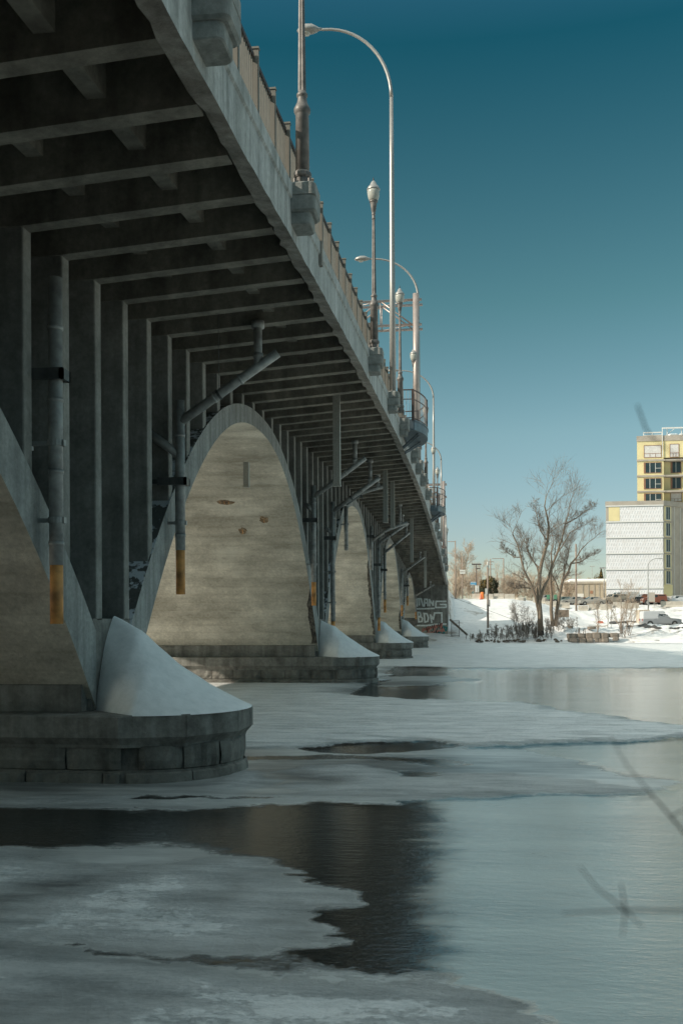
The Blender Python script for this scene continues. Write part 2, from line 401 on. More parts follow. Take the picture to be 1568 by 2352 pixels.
for j, zs in ((1, (1.9, 4.4)), (2, (1.9, 7.2)), (3, (2.0, 4.0))):
    z = zs[0]; L_ = []; Rr_ = []
    while z < zs[1]:
        y = AC[j] + HALF[j] * (1 - (z - 1.3) / RISE[j]) ** (1 / 2.2); L_.append((RX + .004, y)); Rr_.append((RX - (.08 + .26 * float(fbm(np.array([z * 2.2 + j * 9]), np.array([j * 3.0]), 4, 77)[0]) ) * min(1, (zs[1] - z) / .8 + .1), y)); z += .05
    mb = MB(); n = len(L_); vs = [(x, y - .014, intr(j, y) - .006) for x, y in L_ + Rr_]
    mb.add(vs, [(i, i + 1, n + i + 1, n + i) for i in range(n - 1)]); mb.build('crumbled_edge', M['spall_dark'], bridge)
# piers
def stadium(y0, r, xn, x0, n=10):             # plan: rounded noses at xn and x0
    p = []
    for i in range(n + 1):
        t = -math.pi / 2 + math.pi * i / n; p.append((xn - r + r * math.cos(t), y0 + r * math.sin(t)))
    for i in range(n + 1):
        t = math.pi / 2 + math.pi * i / n; p.append((x0 + r + r * math.cos(t), y0 + r * math.sin(t)))
    return p
NX = -4.38; NX0 = -27.4
def lofted(mb, rings, mi=0, closed_top=True):
    n = len(rings[0]); vs = [v for r in rings for v in r]; fs = []
    for i in range(len(rings) - 1):
        for k in range(n): fs.append((i * n + k, i * n + (k + 1) % n, (i + 1) * n + (k + 1) % n, (i + 1) * n + k))
    if closed_top: fs.append(tuple(range((len(rings) - 1) * n, len(rings) * n)))
    mb.add(vs, fs, mi)
for j, yc in enumerate(PY):
    pr = MB()
    # infill between the arch legs
    y1, y2 = yc - 1.15, yc + 1.15
    pr.prism([(y1, 1.25), (y2, 1.25), (y2 - .1, 3.05), (y1 + .1, 3.05)], RX0 + .03, RX - .03, 'X')
    pr.prism([(yc - 1.42, 1.28), (yc + 1.42, 1.28), (yc + 1.42, 1.78), (yc + 1.3, 1.84), (yc - 1.3, 1.84), (yc - 1.42, 1.78)], RX0 + .12, RX - .12, 'X')
    pier = pr.build('pier', M['cap'], bridge)
    cap = MB(); r = 2.02
    def ring(rr, z, jit=0): return [(x, y, z + (rnd.uniform(-jit, jit))) for x, y in stadium(yc, rr, NX + (rr - r), NX0 - (rr - r), 5)]
    lofted(cap, [ring(r - .04, 1.27), ring(r, 1.24), ring(r, .86), ring(r - .13, .72), ring(r - .15, .66)][::-1])
    cap.build('pier_cap', M['cap'], pier, offset=parent_loc(bridge))
    # stone courses, block by block
    st = MB()
    zc = [(-.35, .22, .05), (.22, .72, -.02)]
    for ci, (z0, z1, off) in enumerate(zc):
        rr = r - .17 + off
        pts = stadium(yc, rr, NX + (rr - r), NX0 - (rr - r), 14); pts.append(pts[0])
        L = [0]
        for a, b_ in zip(pts[:-1], pts[1:]): L.append(L[-1] + math.dist(a, b_))
        def at(t):
            t = max(0, min(L[-1], t)); i = max(0, min(len(pts) - 2, int(np.searchsorted(L, t)) - 1)); u = (t - L[i]) / max(1e-6, L[i + 1] - L[i])
            a, b_ = pts[i], pts[i + 1]; nx, ny = (b_[1] - a[1]), -(b_[0] - a[0]); q = math.hypot(nx, ny) or 1
            return a[0] + (b_[0] - a[0]) * u, a[1] + (b_[1] - a[1]) * u, nx / q, ny / q
        back = [at(L[-1] * i / 80) for i in range(80)]
        bk0 = [(p[0] - p[2] * .05, p[1] - p[3] * .05, z0) for p in back]; bk1 = [(p[0] - p[2] * .05, p[1] - p[3] * .05, z1 + .02) for p in back]
        lofted(st, [bk0, bk1])
        t = rnd.uniform(0, .3)
        while t < L[-1] - .3:
            w = rnd.uniform(.8, 1.45) if ci else rnd.uniform(.9, 1.7); t1 = min(L[-1], t + w); nn = 4; pro = rnd.uniform(-.01, .04)
            vs = []; g = .014; nn = 7
            for e in range(nn + 1):
                x, y, nx, ny = at(t + g + (t1 - t - 2 * g) * e / nn)
                for zz, ins in ((z0 + g, .06), (z0 + .04, .004), (z0 * .6 + z1 * .4, -.025), (z1 - .045, .0), (z1 - g, .06)):
                    edge = .05 if e in (0, nn) and ins < .05 else 0
                    q = pro - ins - edge * .5 + rnd.uniform(-.02, .02); vs.append((x + nx * q, y + ny * q, zz))
            fs = []
            for e in range(nn):
                for k in range(4): fs.append((e * 5 + k, (e + 1) * 5 + k, (e + 1) * 5 + k + 1, e * 5 + k + 1))
            st.add(vs, fs); t = t1
    st.build('stone_base', M['masonry'], pier, offset=parent_loc(bridge))
# abutment on the far bank
ab = MB(); ab.box(BX0, FX - .02, 129.0, 134, -.5, B(131) + .55); ab.box(FX - .02, FX + .04, 129.4, 134, -.5, B(131) + .9)
abut = ab.build('abutment', M['cap'], bridge)
# lamp corbels along the fascia
corb = [(440, 20), (667, 440), (845, 820), (889.5, 925), (916, 985), (943, 1050), (953.6, 1075), (964.5, 1110), (976, 1140), (990.7, 1180), (998, 1215), (1003, 1240), (1012.6, 1275), (1016.5, 1300), (1020.5, 1320)]
CY = [onX(x, y, FX).y for x, y in corb]
for y0 in CY:
    mb = MB(); Lh = .34; yc = y0 + Lh; b = B(yc) + .955
    def plan(e, L2):                                   # D shape standing out from the fascia
        o = [(FX - .2, yc - L2)]
        for i in range(7):
            t = math.pi / 2 * i / 6; rr = .10; o.append((FX + e - rr + rr * math.sin(t), yc - L2 + rr - rr * math.cos(t)))
        for i in range(7):
            t = math.pi / 2 * i / 6; rr = .10; o.append((FX + e - rr + rr * math.cos(t), yc + L2 - rr + rr * math.sin(t)))
        o.append((FX - .2, yc + L2)); return o
    def rg(e, L2, z): return [(x, y, b + z) for x, y in plan(e, L2)]
    lofted(mb, [rg(.40, Lh - .03, -.53), rg(.44, Lh, -.49), rg(.44, Lh, -.265), rg(.42, Lh - .015, -.255), rg(.42, Lh - .015, -.24), rg(.44, Lh, -.23), rg(.44, Lh, -.03), rg(.41, Lh - .03, 0)])
    mb.add(rg(.40, Lh - .03, -.53), [tuple(range(16))[::-1]])
    lofted(mb, [rg(.33, Lh - .06, -.74), rg(.35, Lh - .05, -.72), rg(.35, Lh - .05, -.52)]); mb.add(rg(.33, Lh - .06, -.74), [tuple(range(16))[::-1]])
    mb.build('lamp_corbel', M['corbel'], bridge)

# ---- graffiti painted on the abutment face
def strokes(lines, w, y, bx, bz, sc, name, mat, parent):
    mb = MB(); 
    for ln in lines:
        for (x0, z0), (x1, z1) in zip(ln[:-1], ln[1:]):
            d = Vector((x1 - x0, z1 - z0)); n = Vector((-d.y, d.x)); n = n / (n.length or 1) * w / 2; e = d.normalized() * w * .35
            P = [(x0 - e.x + n.x, z0 - e.y + n.y), (x0 - e.x - n.x, z0 - e.y - n.y), (x1 + e.x - n.x, z1 + e.y - n.y), (x1 + e.x + n.x, z1 + e.y + n.y)]
            strokes.k = getattr(strokes, 'k', 0) + 1
            yy = y - .006 - .0012 * (strokes.k % 9)
            mb.add([(bx + a * sc, yy, bz + c_ * sc) for a, c_ in P], [(0, 1, 2, 3)])
    return mb.build(name, mat, parent, offset=parent_loc(parent))
gp = lambda x, y: (lambda v: (v.x, v.z))(onY(1600 / 1.7417 + x * 500 / 1568 / 1.7417, 2200 / 1.7417 + y * 400 / 1254 / 1.7417, 129.0))
def gstroke(lines, w, name, mat):
    return strokes([[gp(*q) for q in ln] for ln in lines], w, 129.0, 0, 0, 1, name, mat, abut)
gstroke([[(212, 705), (214, 612), (262, 612), (286, 705)], [(238, 612), (240, 690)], [(302, 705), (305, 618), (338, 618), (345, 700)], [(305, 665), (342, 665)],
         [(368, 700), (366, 622), (412, 695), (414, 640)], [(570, 645), (448, 645), (444, 722), (575, 720), (575, 685), (500, 684)],
         [(215, 740), (425, 733)], [(215, 948), (330, 948), (470, 930), (575, 930)],
         [(220, 782), (232, 902), (272, 897), (280, 860), (262, 842), (228, 842)], [(220, 782), (250, 785), (258, 820), (240, 842)],
         [(300, 795), (310, 905), (345, 895), (352, 850), (335, 800), (292, 795)], [(395, 910), (378, 815), (415, 870), (430, 790), (520, 790), (522, 915)]], .20, 'painted_letters', M['white_paint'])
pk = plain('pink paint', (.55, .22, .17), .7); tl = plain('teal paint', (.03, .20, .20), .7); bl = plain('black paint', (.02, .02, .025), .7)
pb = MB(); q0 = gp(185, 945); q1 = gp(596, 1170)
pb.box(q0[0], q1[0] - .02, 128.996, 128.9985, max(.1, q1[1]), q0[1]); pb.build('painted_patch', plain('grey buff paint', (.33, .32, .27), .8, 0, .2, 1), abut, offset=parent_loc(abut))
def wig(x0, y0, w, h, n, ph):
    return [(x0 + w * i / n, y0 - h * abs(math.sin(ph + i * 1.35)) - i * 3) for i in range(n + 1)]
gstroke([wig(275, 1045, 250, 60, 22, 0), wig(300, 1090, 250, 45, 20, 1)], .16, 'pink_tag', pk)
gstroke([wig(320, 1095, 230, 40, 16, .5), [(545, 960), (580, 975), (575, 1010), (548, 1000), (550, 965)]], .22, 'teal_tag', tl)
gstroke([wig(270, 1055, 265, 78, 26, 0), wig(330, 1110, 160, 55, 14, .3), [(390, 1010), (430, 1060), (470, 970), (440, 1060), (410, 1090)], [(500, 960), (510, 1010), (530, 960), (525, 1060)], [(535, 1040), (555, 1100), (535, 1095)]], .07, 'black_tag', bl)

# ------------------------------------------------------------------ snow drifts on the pier noses
def drift(j, yc):
    mb = MB(); nx, ny = 34, 30; X1 = NX - .03
    tt = [0, .22, .31, .50, .65, .80, .93, 1.0]; hh = [1.72, 1.50, 1.25, .83, .52, .27, .09, 0]
    x0 = RX - .02; vs = []
    for i in range(nx + 1):
        t = i / nx; x = x0 + (X1 - x0) * t; Hp = float(np.interp(t, tt, hh))
        rn = 2.0; cx = NX - 2.02
        w = math.sqrt(max(0, rn * rn - max(0, x - cx) ** 2)); w = min(w, 1.05 + 2.6 * t) if t < .45 else w
        for k in range(ny + 1):
            d = -1 + 2 * k / ny; y = yc + .1 * (1 - t) + d * w
            g = (1 - abs(d) ** (1.9 - .6 * t)) ** (.95)
            z = 1.262 + Hp * g + .02 * (1 - abs(d)) + (.05 * math.sin(5 * t + 3 * d + j * 2.1) + .045 * math.sin(8 * d + 3 * t + j * 1.7) + .02 * math.sin(17 * t + 11 * d + j)) * g * (1 - t)
            if k in (0, ny) or i == nx: z = 1.255
            vs.append((x, y, z))
    fs = []
    for i in range(nx):
        for k in range(ny): a = i * (ny + 1) + k; fs.append((a, a + ny + 1, a + ny + 2, a + 1))
    mb.add(vs, fs)
    b0 = [k for k in range(ny + 1)]
    vb = [(x0, yc - 1.05, 1.25), (x0, yc + 1.1, 1.25)]
    return mb
desc = ['', 'big snow drift on the nose of the nearest stone pier, under the two tall columns', 'snow drift on the nose of the second pier, behind the big sunlit arch', 'snow drift on the nose of the third pier along the river', 'small far snow drift on the last pier nose, beside the graffiti wall']
for j, yc in enumerate(PY):
    if j == 0: continue
    o = drift(j, yc).build('snow_drift', M['snow'], None, True, offset=(RX + 1, yc, 1.25)); tag(o, desc[j], 'snow drift', 'snow drifts on the pier noses')

# ------------------------------------------------------------------ drain pipes
def clamp(mb, p, r, tox=None, toy=None):
    mb.tube([(p[0], p[1], p[2] - .04), (p[0], p[1], p[2] + .04)], r + .018, 14)
def drain(px, ytop, ybot, yor, label, X=-6.92, diag=None, inner=None, r=.115, clamps=(), dark=None, bend=0):
    p = onX(px, (ytop + ybot) / 2, X); Y = p.y
    zt = onX(px, ytop, X).z; zb = onX(px, ybot, X).z
    # keep the picture column while the depth is what the column says
    t = thing('drain_pipe', (X, Y, zb), label, 'drain pipe', 'drain pipes on the columns')
    zo = onX(px, yor, X).z if yor else zb
    mb = MB()
    n = max(2, int((zt - zo) / 1.4))
    mb.tube([(X, Y, zo), (X, Y, zt)], r, 16)
    for i in range(n + 1):
        z = zo + (zt - zo) * (i + .3) / (n + 1); mb.tube([(X, Y, z - .035), (X, Y, z + .035)], r + .012, 16)
    mb.build('pipe', M['pipe'], t, True)
    if yor:
        mb = MB(); mb.tube([(X, Y, zb), (X, Y, zo)], r * .93, 16); mb.build('orange_outlet', M['rust'], t, True)
    for cy in clamps:
        z = onX(px, cy, X).z; mb = MB()
        mb.tube([(X, Y, z - .05), (X, Y, z + .05)], r + .02, 14); mb.box(X - .66, X - .05, Y - .04, Y + .02, z - .035, z + .035); mb.box(X - .66, X - .60, Y + .02, Y + .45, z - .035, z + .035); mb.box(X + .1, X + .16, Y - .05, Y + .05, z - .05, z + .05)
        mb.build('clamp', M['pipe'], t)
    if dark:
        z = onX(px, dark, X).z; mb = MB(); mb.box(X - .5, X + .2, Y - .2, Y - .12, z - .1, z + .08); mb.box(X - .03, X + .2, Y + .1, Y + .16, z - .1, z + .08); mb.box(X + .14, X + .2, Y - .2, Y + .16, z - .1, z + .08)
        mb.box(X - (.9 if diag else .3), X - .02, Y - .1, Y - .0, z - .05, z + .05)
        mb.build('bracket', M['pipe_dark'], t)
    if diag:
        (ax, ay), (bx, by) = diag
        A = onY(ax, ay, Y + .0); Bp = onY(bx, by, Y)
        A.x = X; pts = [A]
        if bend: pts += [A.lerp(Bp, .45) + Vector((0, 0, .0)) + Vector((0, 0, .22))]
        pts.append(Bp)
        mb = MB(); mb.tube(pts, r * .95, 14)
        for f_ in (.35, .62): q = A.lerp(Bp, f_); e = (Bp - A).normalized() * .03; mb.tube([q - e, q + e], r + .012, 14) if not bend else None
        mb.build('sloping_pipe', M['pipe'], t, True)
        q = A.lerp(Bp, .80); zz = B(Y) - .02
        mb = MB(); mb.tube([q, (q.x, q.y, zz)], r * .85, 12); mb.tube([(q.x, q.y, q.z + .20), (q.x, q.y, q.z + .32)], r * 1.05, 12); mb.tube([(q.x, q.y, zz - .16), (q.x, q.y, zz)], r * 1.35, 12)
        mb.build('deck_outlet', M['pipe'], t, True)
        q = A.lerp(Bp, .4); mb = MB(); mb.tube([q, (q.x, q.y, B(Y) + .8)], .008, 5); mb.tube([q - (Bp - A).normalized() * .03, q + (Bp - A).normalized() * .03], r + .02, 12); mb.build('hanger', M['pipe_dark'], t)
    if inner:
        (ax, ay), (bx, by) = inner
        A = onY(ax, ay, Y - .0); Bp = onY(bx, by, Y); mb = MB(); mb.tube([A, Bp], r * .9, 12); mb.build('feeder_pipe', M['pipe'], t, True)
    return t
def C2(x, y): return x * .5126, 746.4 + y * .5126
def C5(x, y): return 574 + x * .3112, 1091 + y * .3112
def C4(x, y): return 574 + x * .3112, 689 + y * .3112
drain(129, 640, 1433, 1298, 'nearest drain pipe at the left edge, long grey pipe with orange lower end', clamps=(1018, 1195), dark=862, r=.118)
drain(414, 921, 1365, 1264, 'drain pipe in front of the big sunlit arch, sloping branch, orange lower end', diag=(C2(815, 435), C2(1245, 125)), inner=(C2(660, 480), C2(815, 590)), clamps=(1201,), dark=1106, r=.118)
drain(720, 1116, 1391, 1337, 'drain pipe on the second pier whose orange end is beside the big arch', diag=(C5(475, 165), C4(852, 1165)), inner=(C5(410, 215), C5(470, 270)), clamps=(1296,), dark=1195)
drain(764, 1153, 1437, 1427, 'second pier drain pipe with a long sloping branch reaching down near the snow drift', diag=(C5(610, 270), C4(955, 1310)), inner=(C5(545, 385), C5(610, 430)), clamps=(1313, 1384), dark=1236)
drain(794.5, 1163, 1264, None, 'short plain grey drain pipe at the crown of the third arch', diag=(C5(700, 215), C4(1000, 1370)), bend=1, clamps=(1204,))
drain(852.5, 1209, 1309, None, 'leftmost pipe on the third pier, pale lower half and no orange end', diag=(C5(905, 490), C5(1160, 350)), bend=1, clamps=(1258,), dark=1232)
drain(869.6, 1234, 1449, 1418, 'middle pipe of the three on the third pier, orange end just above the drift', diag=(C5(955, 505), C5(1168, 352)), clamps=(1346,), dark=1297)
drain(883.5, 1259, 1407, 1377, 'rightmost pipe on the third pier, orange end against the fourth arch', diag=(C5(1000, 572), C5(1192, 412)), clamps=(1360,), dark=1309)
drain(922.5, 1306, 1415, 1390, 'drain pipe on the fourth pier with a pale and orange lower end', diag=(C5(1122, 725), C5(1288, 603)), clamps=(1348,))
drain(935.5, 1331, 1391, 1369, 'small drain pipe with orange end against the last arch', clamps=(1340,), dark=1345)
drain(954.5, 1365, 1422, 1405, 'farthest drain pipe, orange end beside the painted letters of the abutment', diag=(C5(1228, 892), C5(1358, 808)))
def trough(px, y0, y1, X, label, w=.12):
    p0 = onX(px, y0, X); p1 = onX(px, y1, X); Y = p0.y
    mb = MB(); d = .03; z0, z1 = p1.z, max(p0.z, B(Y) + .2) if X > -7 else p0.z
    mb.box(X - w, X + w, Y + .08, Y + .11, z0, z1); mb.box(X - w, X - w + .02, Y - .12, Y + .08, z0, z1); mb.box(X + w - .02, X + w, Y - .12, Y + .08, z0, z1)
    mb.box(X - w + .02, X + w - .02, Y - .118, Y - .10, z0 + .03, z1); mb.box(X - w - .015, X + w + .015, Y - .135, Y + .125, z0 - .02, z0 + .03)
    o = mb.build('hanging_channel', M['trough'], None, False, offset=(X, Y, z0)); return tag(o, label, 'drain channel', 'metal channels hanging under the deck')
trough(773, 965, 1115, -4.6, 'long pale metal channel hanging from the deck right of the big arch')
trough(884.6, 1118, 1199, -4.6, 'left one of the two metal channels hanging side by side under the third span')
trough(901, 1148, 1212, -4.6, 'right one of the two metal channels hanging side by side under the third span')
trough(945, 1227, 1290, -4.6, 'metal channel hanging under the fourth span behind the pipes of the third pier')
trough(976, 1302, 1349, -4.6, 'farthest metal channel, hanging in front of the dark abutment wall')
trough(566, 1062, 1118, -8.25, 'short metal spout hanging from the vault inside the big sunlit arch', .1)

# ------------------------------------------------------------------ railing
rail = thing('bridge_railing', (FX - .2, 60, B(60) + .93), 'brown plate and bar railing running along the bridge edge', 'railing')
y = 4.4; PS = 1.345; posts = []
while y < 130: posts.append(y); y += PS
pm = MB(); pm.box(-.11, .11, -.03, .03, 0, 1.27); pm.box(-.12, .12, -.045, .045, 1.27, 1.30)
first = None
for i, y in enumerate(posts):
    if first is None:
        o = local(pm, 'post', M['post'], rail); first = o
    else:
        o = first.copy(); C.objects.link(o); o.parent = rail
    o.location = (0, y - 60, B(y) - B(60))
for i in range(len(posts) - 1):
    a, b_ = posts[i] + .05, posts[i + 1] - .05; mb = MB(); n = 10
    for k in range(n):
        y = a + (b_ - a) * (k + .5) / n; z = B(y) + .93; mb.box(FX - .235, FX - .165, y - .014, y + .014, z + .08, z + 1.13)
    za, zb = B(a) + .93, B(b_) + .93
    mb.add([(FX - .17, a, za), (FX - .23, a, za)], [])
    for h0, h1, w in ((.05, .09, .035), (1.12, 1.19, .05)):
        x0, x1 = FX - .2 - w, FX - .2 + w
        mb.add([(x0, a, za + h0), (x1, a, za + h0), (x1, b_, zb + h0), (x0, b_, zb + h0), (x0, a, za + h1), (x1, a, za + h1), (x1, b_, zb + h1), (x0, b_, zb + h1)],
               [(0, 3, 2, 1), (4, 5, 6, 7), (0, 1, 5, 4), (1, 2, 6, 5), (2, 3, 7, 6), (3, 0, 4, 7)], 1 if h0 > 1 else 0)
    mb.build('bar_panel', [M['bars'], M['darkrail']], rail)

# ------------------------------------------------------------------ lamps on the bridge
def deco_lamp():
    t = thing('lamp_post', (0, 0, 0), '', 'lamp post', 'ornamental lamp posts on the bridge edge')
    mb = MB(); mb.box(-.17, .17, -.17, .17, 0, .035); mb.lathe([(.135, .035), (.135, .17), (.15, .18), (.165, .21), (.165, .26), (.15, .29), (.125, .31)], seg=12)
    for a in range(4):
        mb.lathe([(.022, .03), (.022, .13), (.01, .14)], (.13 * (1 if a % 2 else -1), .13 * (1 if a > 1 else -1), 0), 8)
    local(mb, 'base', M['lamp_iron'], t, False)
    mb = MB(); mb.lathe([(.125, .30), (.12, 1.32), (.13, 1.34), (.15, 1.38), (.15, 1.43), (.125, 1.48), (.095, 1.54), (.082, 1.62), (.082, 1.64), (.10, 1.66), (.10, 1.70), (.075, 1.72), (.072, 1.75)], seg=20)
    local(mb, 'pedestal', M['lamp_iron'], t, True)
    mb = MB(); fl = []                                             # fluted shaft
    seg = 24; prof = [(.072, 1.74), (.045, 4.1)]
    for r_, z in prof:
        for k in range(seg): q = r_ * (1 if k % 2 else .86); fl.append((q * math.cos(2 * math.pi * k / seg), q * math.sin(2 * math.pi * k / seg), z))
    mb.add(fl, [(k, (k + 1) % seg, seg + (k + 1) % seg, seg + k) for k in range(seg)])
    mb.lathe([(.05, 4.08), (.06, 4.10), (.05, 4.14), (.048, 4.2), (.06, 4.24), (.055, 4.28), (.075, 4.36), (.11, 4.60), (.13, 4.62), (.13, 4.66), (.1, 4.67)], seg=16)
    local(mb, 'shaft', M['lamp_iron'], t, False)
    mb = MB(); mb.lathe([(.11, 4.66), (.15, 4.70), (.18, 4.80), (.195, 4.92), (.195, 5.0)], seg=20); local(mb, 'lamp_glass', M['glass'], t, True)
    mb = MB(); mb.lathe([(.205, 4.99), (.21, 5.02), (.17, 5.10), (.13, 5.13), (.115, 5.16), (.075, 5.24), (.03, 5.29), (.0151, 5.30)], seg=20); local(mb, 'lamp_cap', M['alu'], t, True)
    mb = MB(); mb.lathe([(.012, 5.29), (.022, 5.33), (.01, 5.37), (.003, 5.42)], seg=8); local(mb, 'finial', M['darkrail'], t, True)
    return t
proto = deco_lamp(); LX = -2.98; usedp = False
decos = [(683, 415, 'nearest ornamental lamp post, its top cut off by the picture edge'), (850, 800, 'ornamental lamp post with glass globe left of the tall arched street lamp'), (919, 965, 'ornamental lamp post standing in front of the near lookout balcony'),
         (951.5, 1080, 'ornamental lamp post mostly hidden behind the sign gantry leg'), (978, 1130, 'dark ornamental lamp post rising behind the near lookout balcony'), (994.5, 1175, 'ornamental lamp post seen through the rails of the far balcony'),
         (1004.5, 1200, 'small ornamental lamp post just left of the far gantry leg'), (1020.5, 1300, 'tiny ornamental lamp post near the far end of the bridge, before the bare trees'), (1026, 1335, 'farthest ornamental lamp post at the end of the bridge railing')]
for px, py, lab in decos:
    y = onX(px, py, LX).y
    y = min(y, 127.5)
    c = proto if not usedp else copy_tree(proto); usedp = True
    yc = min(CY, key=lambda q: abs(q + .34 - y)) + .34
    if abs(yc - y) > 1.3: yc = y
    c.location = (LX, yc, B(yc) + (.955 if abs(yc - y) < 1.29 else .93)); c['label'] = lab; c.rotation_euler.z = rnd.uniform(0, .1)
    s_ = min(1.0, .93 + .0 * y); c.scale = (1, 1, 1)
def tall_lamp():
    t = thing('street_lamp', (0, 0, 0), '', 'street lamp', 'tall street lamps with curved arms over the roadway')
    H = 13.0; Rr = 2.6
    mb = MB(); mb.lathe([(.2, 0), (.2, .04), (.14, .05)], seg=14)
    pts = [(0, 0, .03), (0, 0, 4), (0, 0, 8), (0, 0, H - Rr)]; rad = [.135, .115, .095, .075]
    mb.tube(pts, rad, 18)
    local(mb, 'pole', M['alu'], t, True)
    mb = MB(); pts = []; rad = []
    for i in range(15):
        a = math.pi / 2 * i / 14; pts.append((-(2.75 - 2.75 * math.cos(a)), 0, H - Rr + Rr * math.sin(a))); rad.append(.075 - .03 * i / 14)
    pts.append((-3.0, 0, H + .02)); rad.append(.04)
    mb.tube(pts, rad, 14); local(mb, 'arm', M['alu'], t, True)
    h = MB()                                            # cobra head
    prof = [(-2.8, .045, .05), (-2.95, .07, .08), (-3.05, .15, .13), (-3.22, .22, .21), (-3.48, .24, .22), (-3.72, .18, .14), (-3.84, .05, .03)]
    n = 14; vs = []
    for x, w, hh in prof:
        for k in range(n): a = 2 * math.pi * k / n; z = math.sin(a) * hh; z = z if z > 0 else z * .45; vs.append((x, w * math.cos(a), H + .01 + z))
    fs = [(i * n + k, (i + 1) * n + k, (i + 1) * n + (k + 1) % n, i * n + (k + 1) % n) for i in range(len(prof) - 1) for k in range(n)] + [tuple(range(n)), tuple(range((len(prof) - 1) * n, len(prof) * n))[::-1]]
    h.add(vs, fs); head = local(h, 'lamp_head', M['alu'], t, True)
    l_ = MB(); l_.lathe([(.13, -.10), (.15, -.05), (.15, -.03)], (-3.45, 0, H - .03), 14); local(l_, 'lens', M['glass'], head, True)
    return t
tp = tall_lamp(); ut = False
for px, py, ptop, lab in [(893.5, 905, 52, 'nearest tall street lamp with a long curved arm crossing the blue sky'), (962.5, 1100, 588, 'second tall street lamp, its arc rising behind the sign gantry leg'),
                          (995.5, 1190, 848, 'third tall street lamp, just right of the near lookout balcony'), (1013, 1240, 1010, 'fourth tall street lamp, thin arc above the far gantry'), (1024, 1300, 1160, 'farthest tall street lamp at the end of the bridge')]:
    y = min(onX(px, py, LX).y, 127)
    yc = min(CY, key=lambda q: abs(q + .34 - y)) + .34
    if abs(yc - y) > 1.5: yc = y
    c = tp if not ut else copy_tree(tp); ut = True
    base = B(yc) + .955; H = onX(px, ptop, LX).z; top = CZ + (1423.5 - ptop) / 2287 * (yc * math.cos(TH) - LX * math.sin(TH))
    c.location = (LX + .02, yc, base); s_ = (top - base) / 13.05; c.scale = (.95, 1, s_); c['label'] = lab
# sign gantry
def gantry(px, pyb, ptop, lab, yb):
    X = -2.86; Y = yb; z0 = B(Y) + .955
    t = thing('sign_gantry', (X, Y, z0), lab, 'gantry', 'steel gantries spanning the roadway'); H = 7.5
    if 1: H = CZ + (1423.5 - ptop) / 2287 * (Y * math.cos(TH) - X * math.sin(TH)) - z0
    mb = MB(); mb.tube([(X, Y, z0 + .05), (X, Y, z0 + H)], .165, 20); mb.build('leg', M['gantry'], t, True)
    mb = MB(); mb.box(X - .28, X + .28, Y - .28, Y + .28, z0, z0 + .05)
    for k in range(8):
        a = k * math.pi / 4; cx, sy = math.cos(a), math.sin(a)
        mb.add([(X + cx * .15, Y + sy * .15, z0 + .05), (X + cx * .3, Y + sy * .3, z0 + .05), (X + cx * .15, Y + sy * .15, z0 + .38), (X + cx * .15 - sy * .02, Y + sy * .15 + cx * .02, z0 + .05), (X + cx * .3 - sy * .02, Y + sy * .3 + cx * .02, z0 + .05), (X + cx * .15 - sy * .02, Y + sy * .15 + cx * .02, z0 + .38)],
               [(0, 1, 2), (3, 5, 4), (1, 4, 5, 2), (0, 2, 5, 3)])
    mb.build('base_plate', M['gantry'], t)
    mb = MB(); zt = z0 + H - .25; zl = zt - 1.32; Xe = BX0 - .2
    ya, yb2 = Y + .2, Y + 1.1; xr = X + .3
    for yy in (ya, yb2):
        for zz in (zt, zl): mb.tube([(xr, yy, zz), (Xe, yy, zz)], .07, 10)
    L = 1.75; x = X - .15; k = 0
    while x > Xe:
        for yy in (ya, yb2):
            mb.tube([(x, yy, zl), (x, yy, zt)], .03, 7)
            xm = max(Xe, x - L)
            mb.tube([(x - .05, yy, zt if k % 2 else zl), (xm, yy, zl if k % 2 else zt)], .04, 7)
        for zz in (zt, zl): mb.tube([(x, ya, zz), (max(Xe, x - L), yb2, zz)], .025, 6)
        x -= L; k += 1
    mb.build('truss', M['gantry'], t, True)
    mb = MB(); mb.tube([(Xe + .4, Y, z0 - .3), (Xe + .4, Y, z0 + H)], .165, 16); mb.build('leg', M['gantry'], t, True)
gantry(955, 1036, 675, 'sign gantry with box truss and thick leg behind the near balcony', CY[5] + .40)
gantry(1017, 1300, 1106, 'small far sign gantry with leg behind the far balcony', CY[12] + .4)

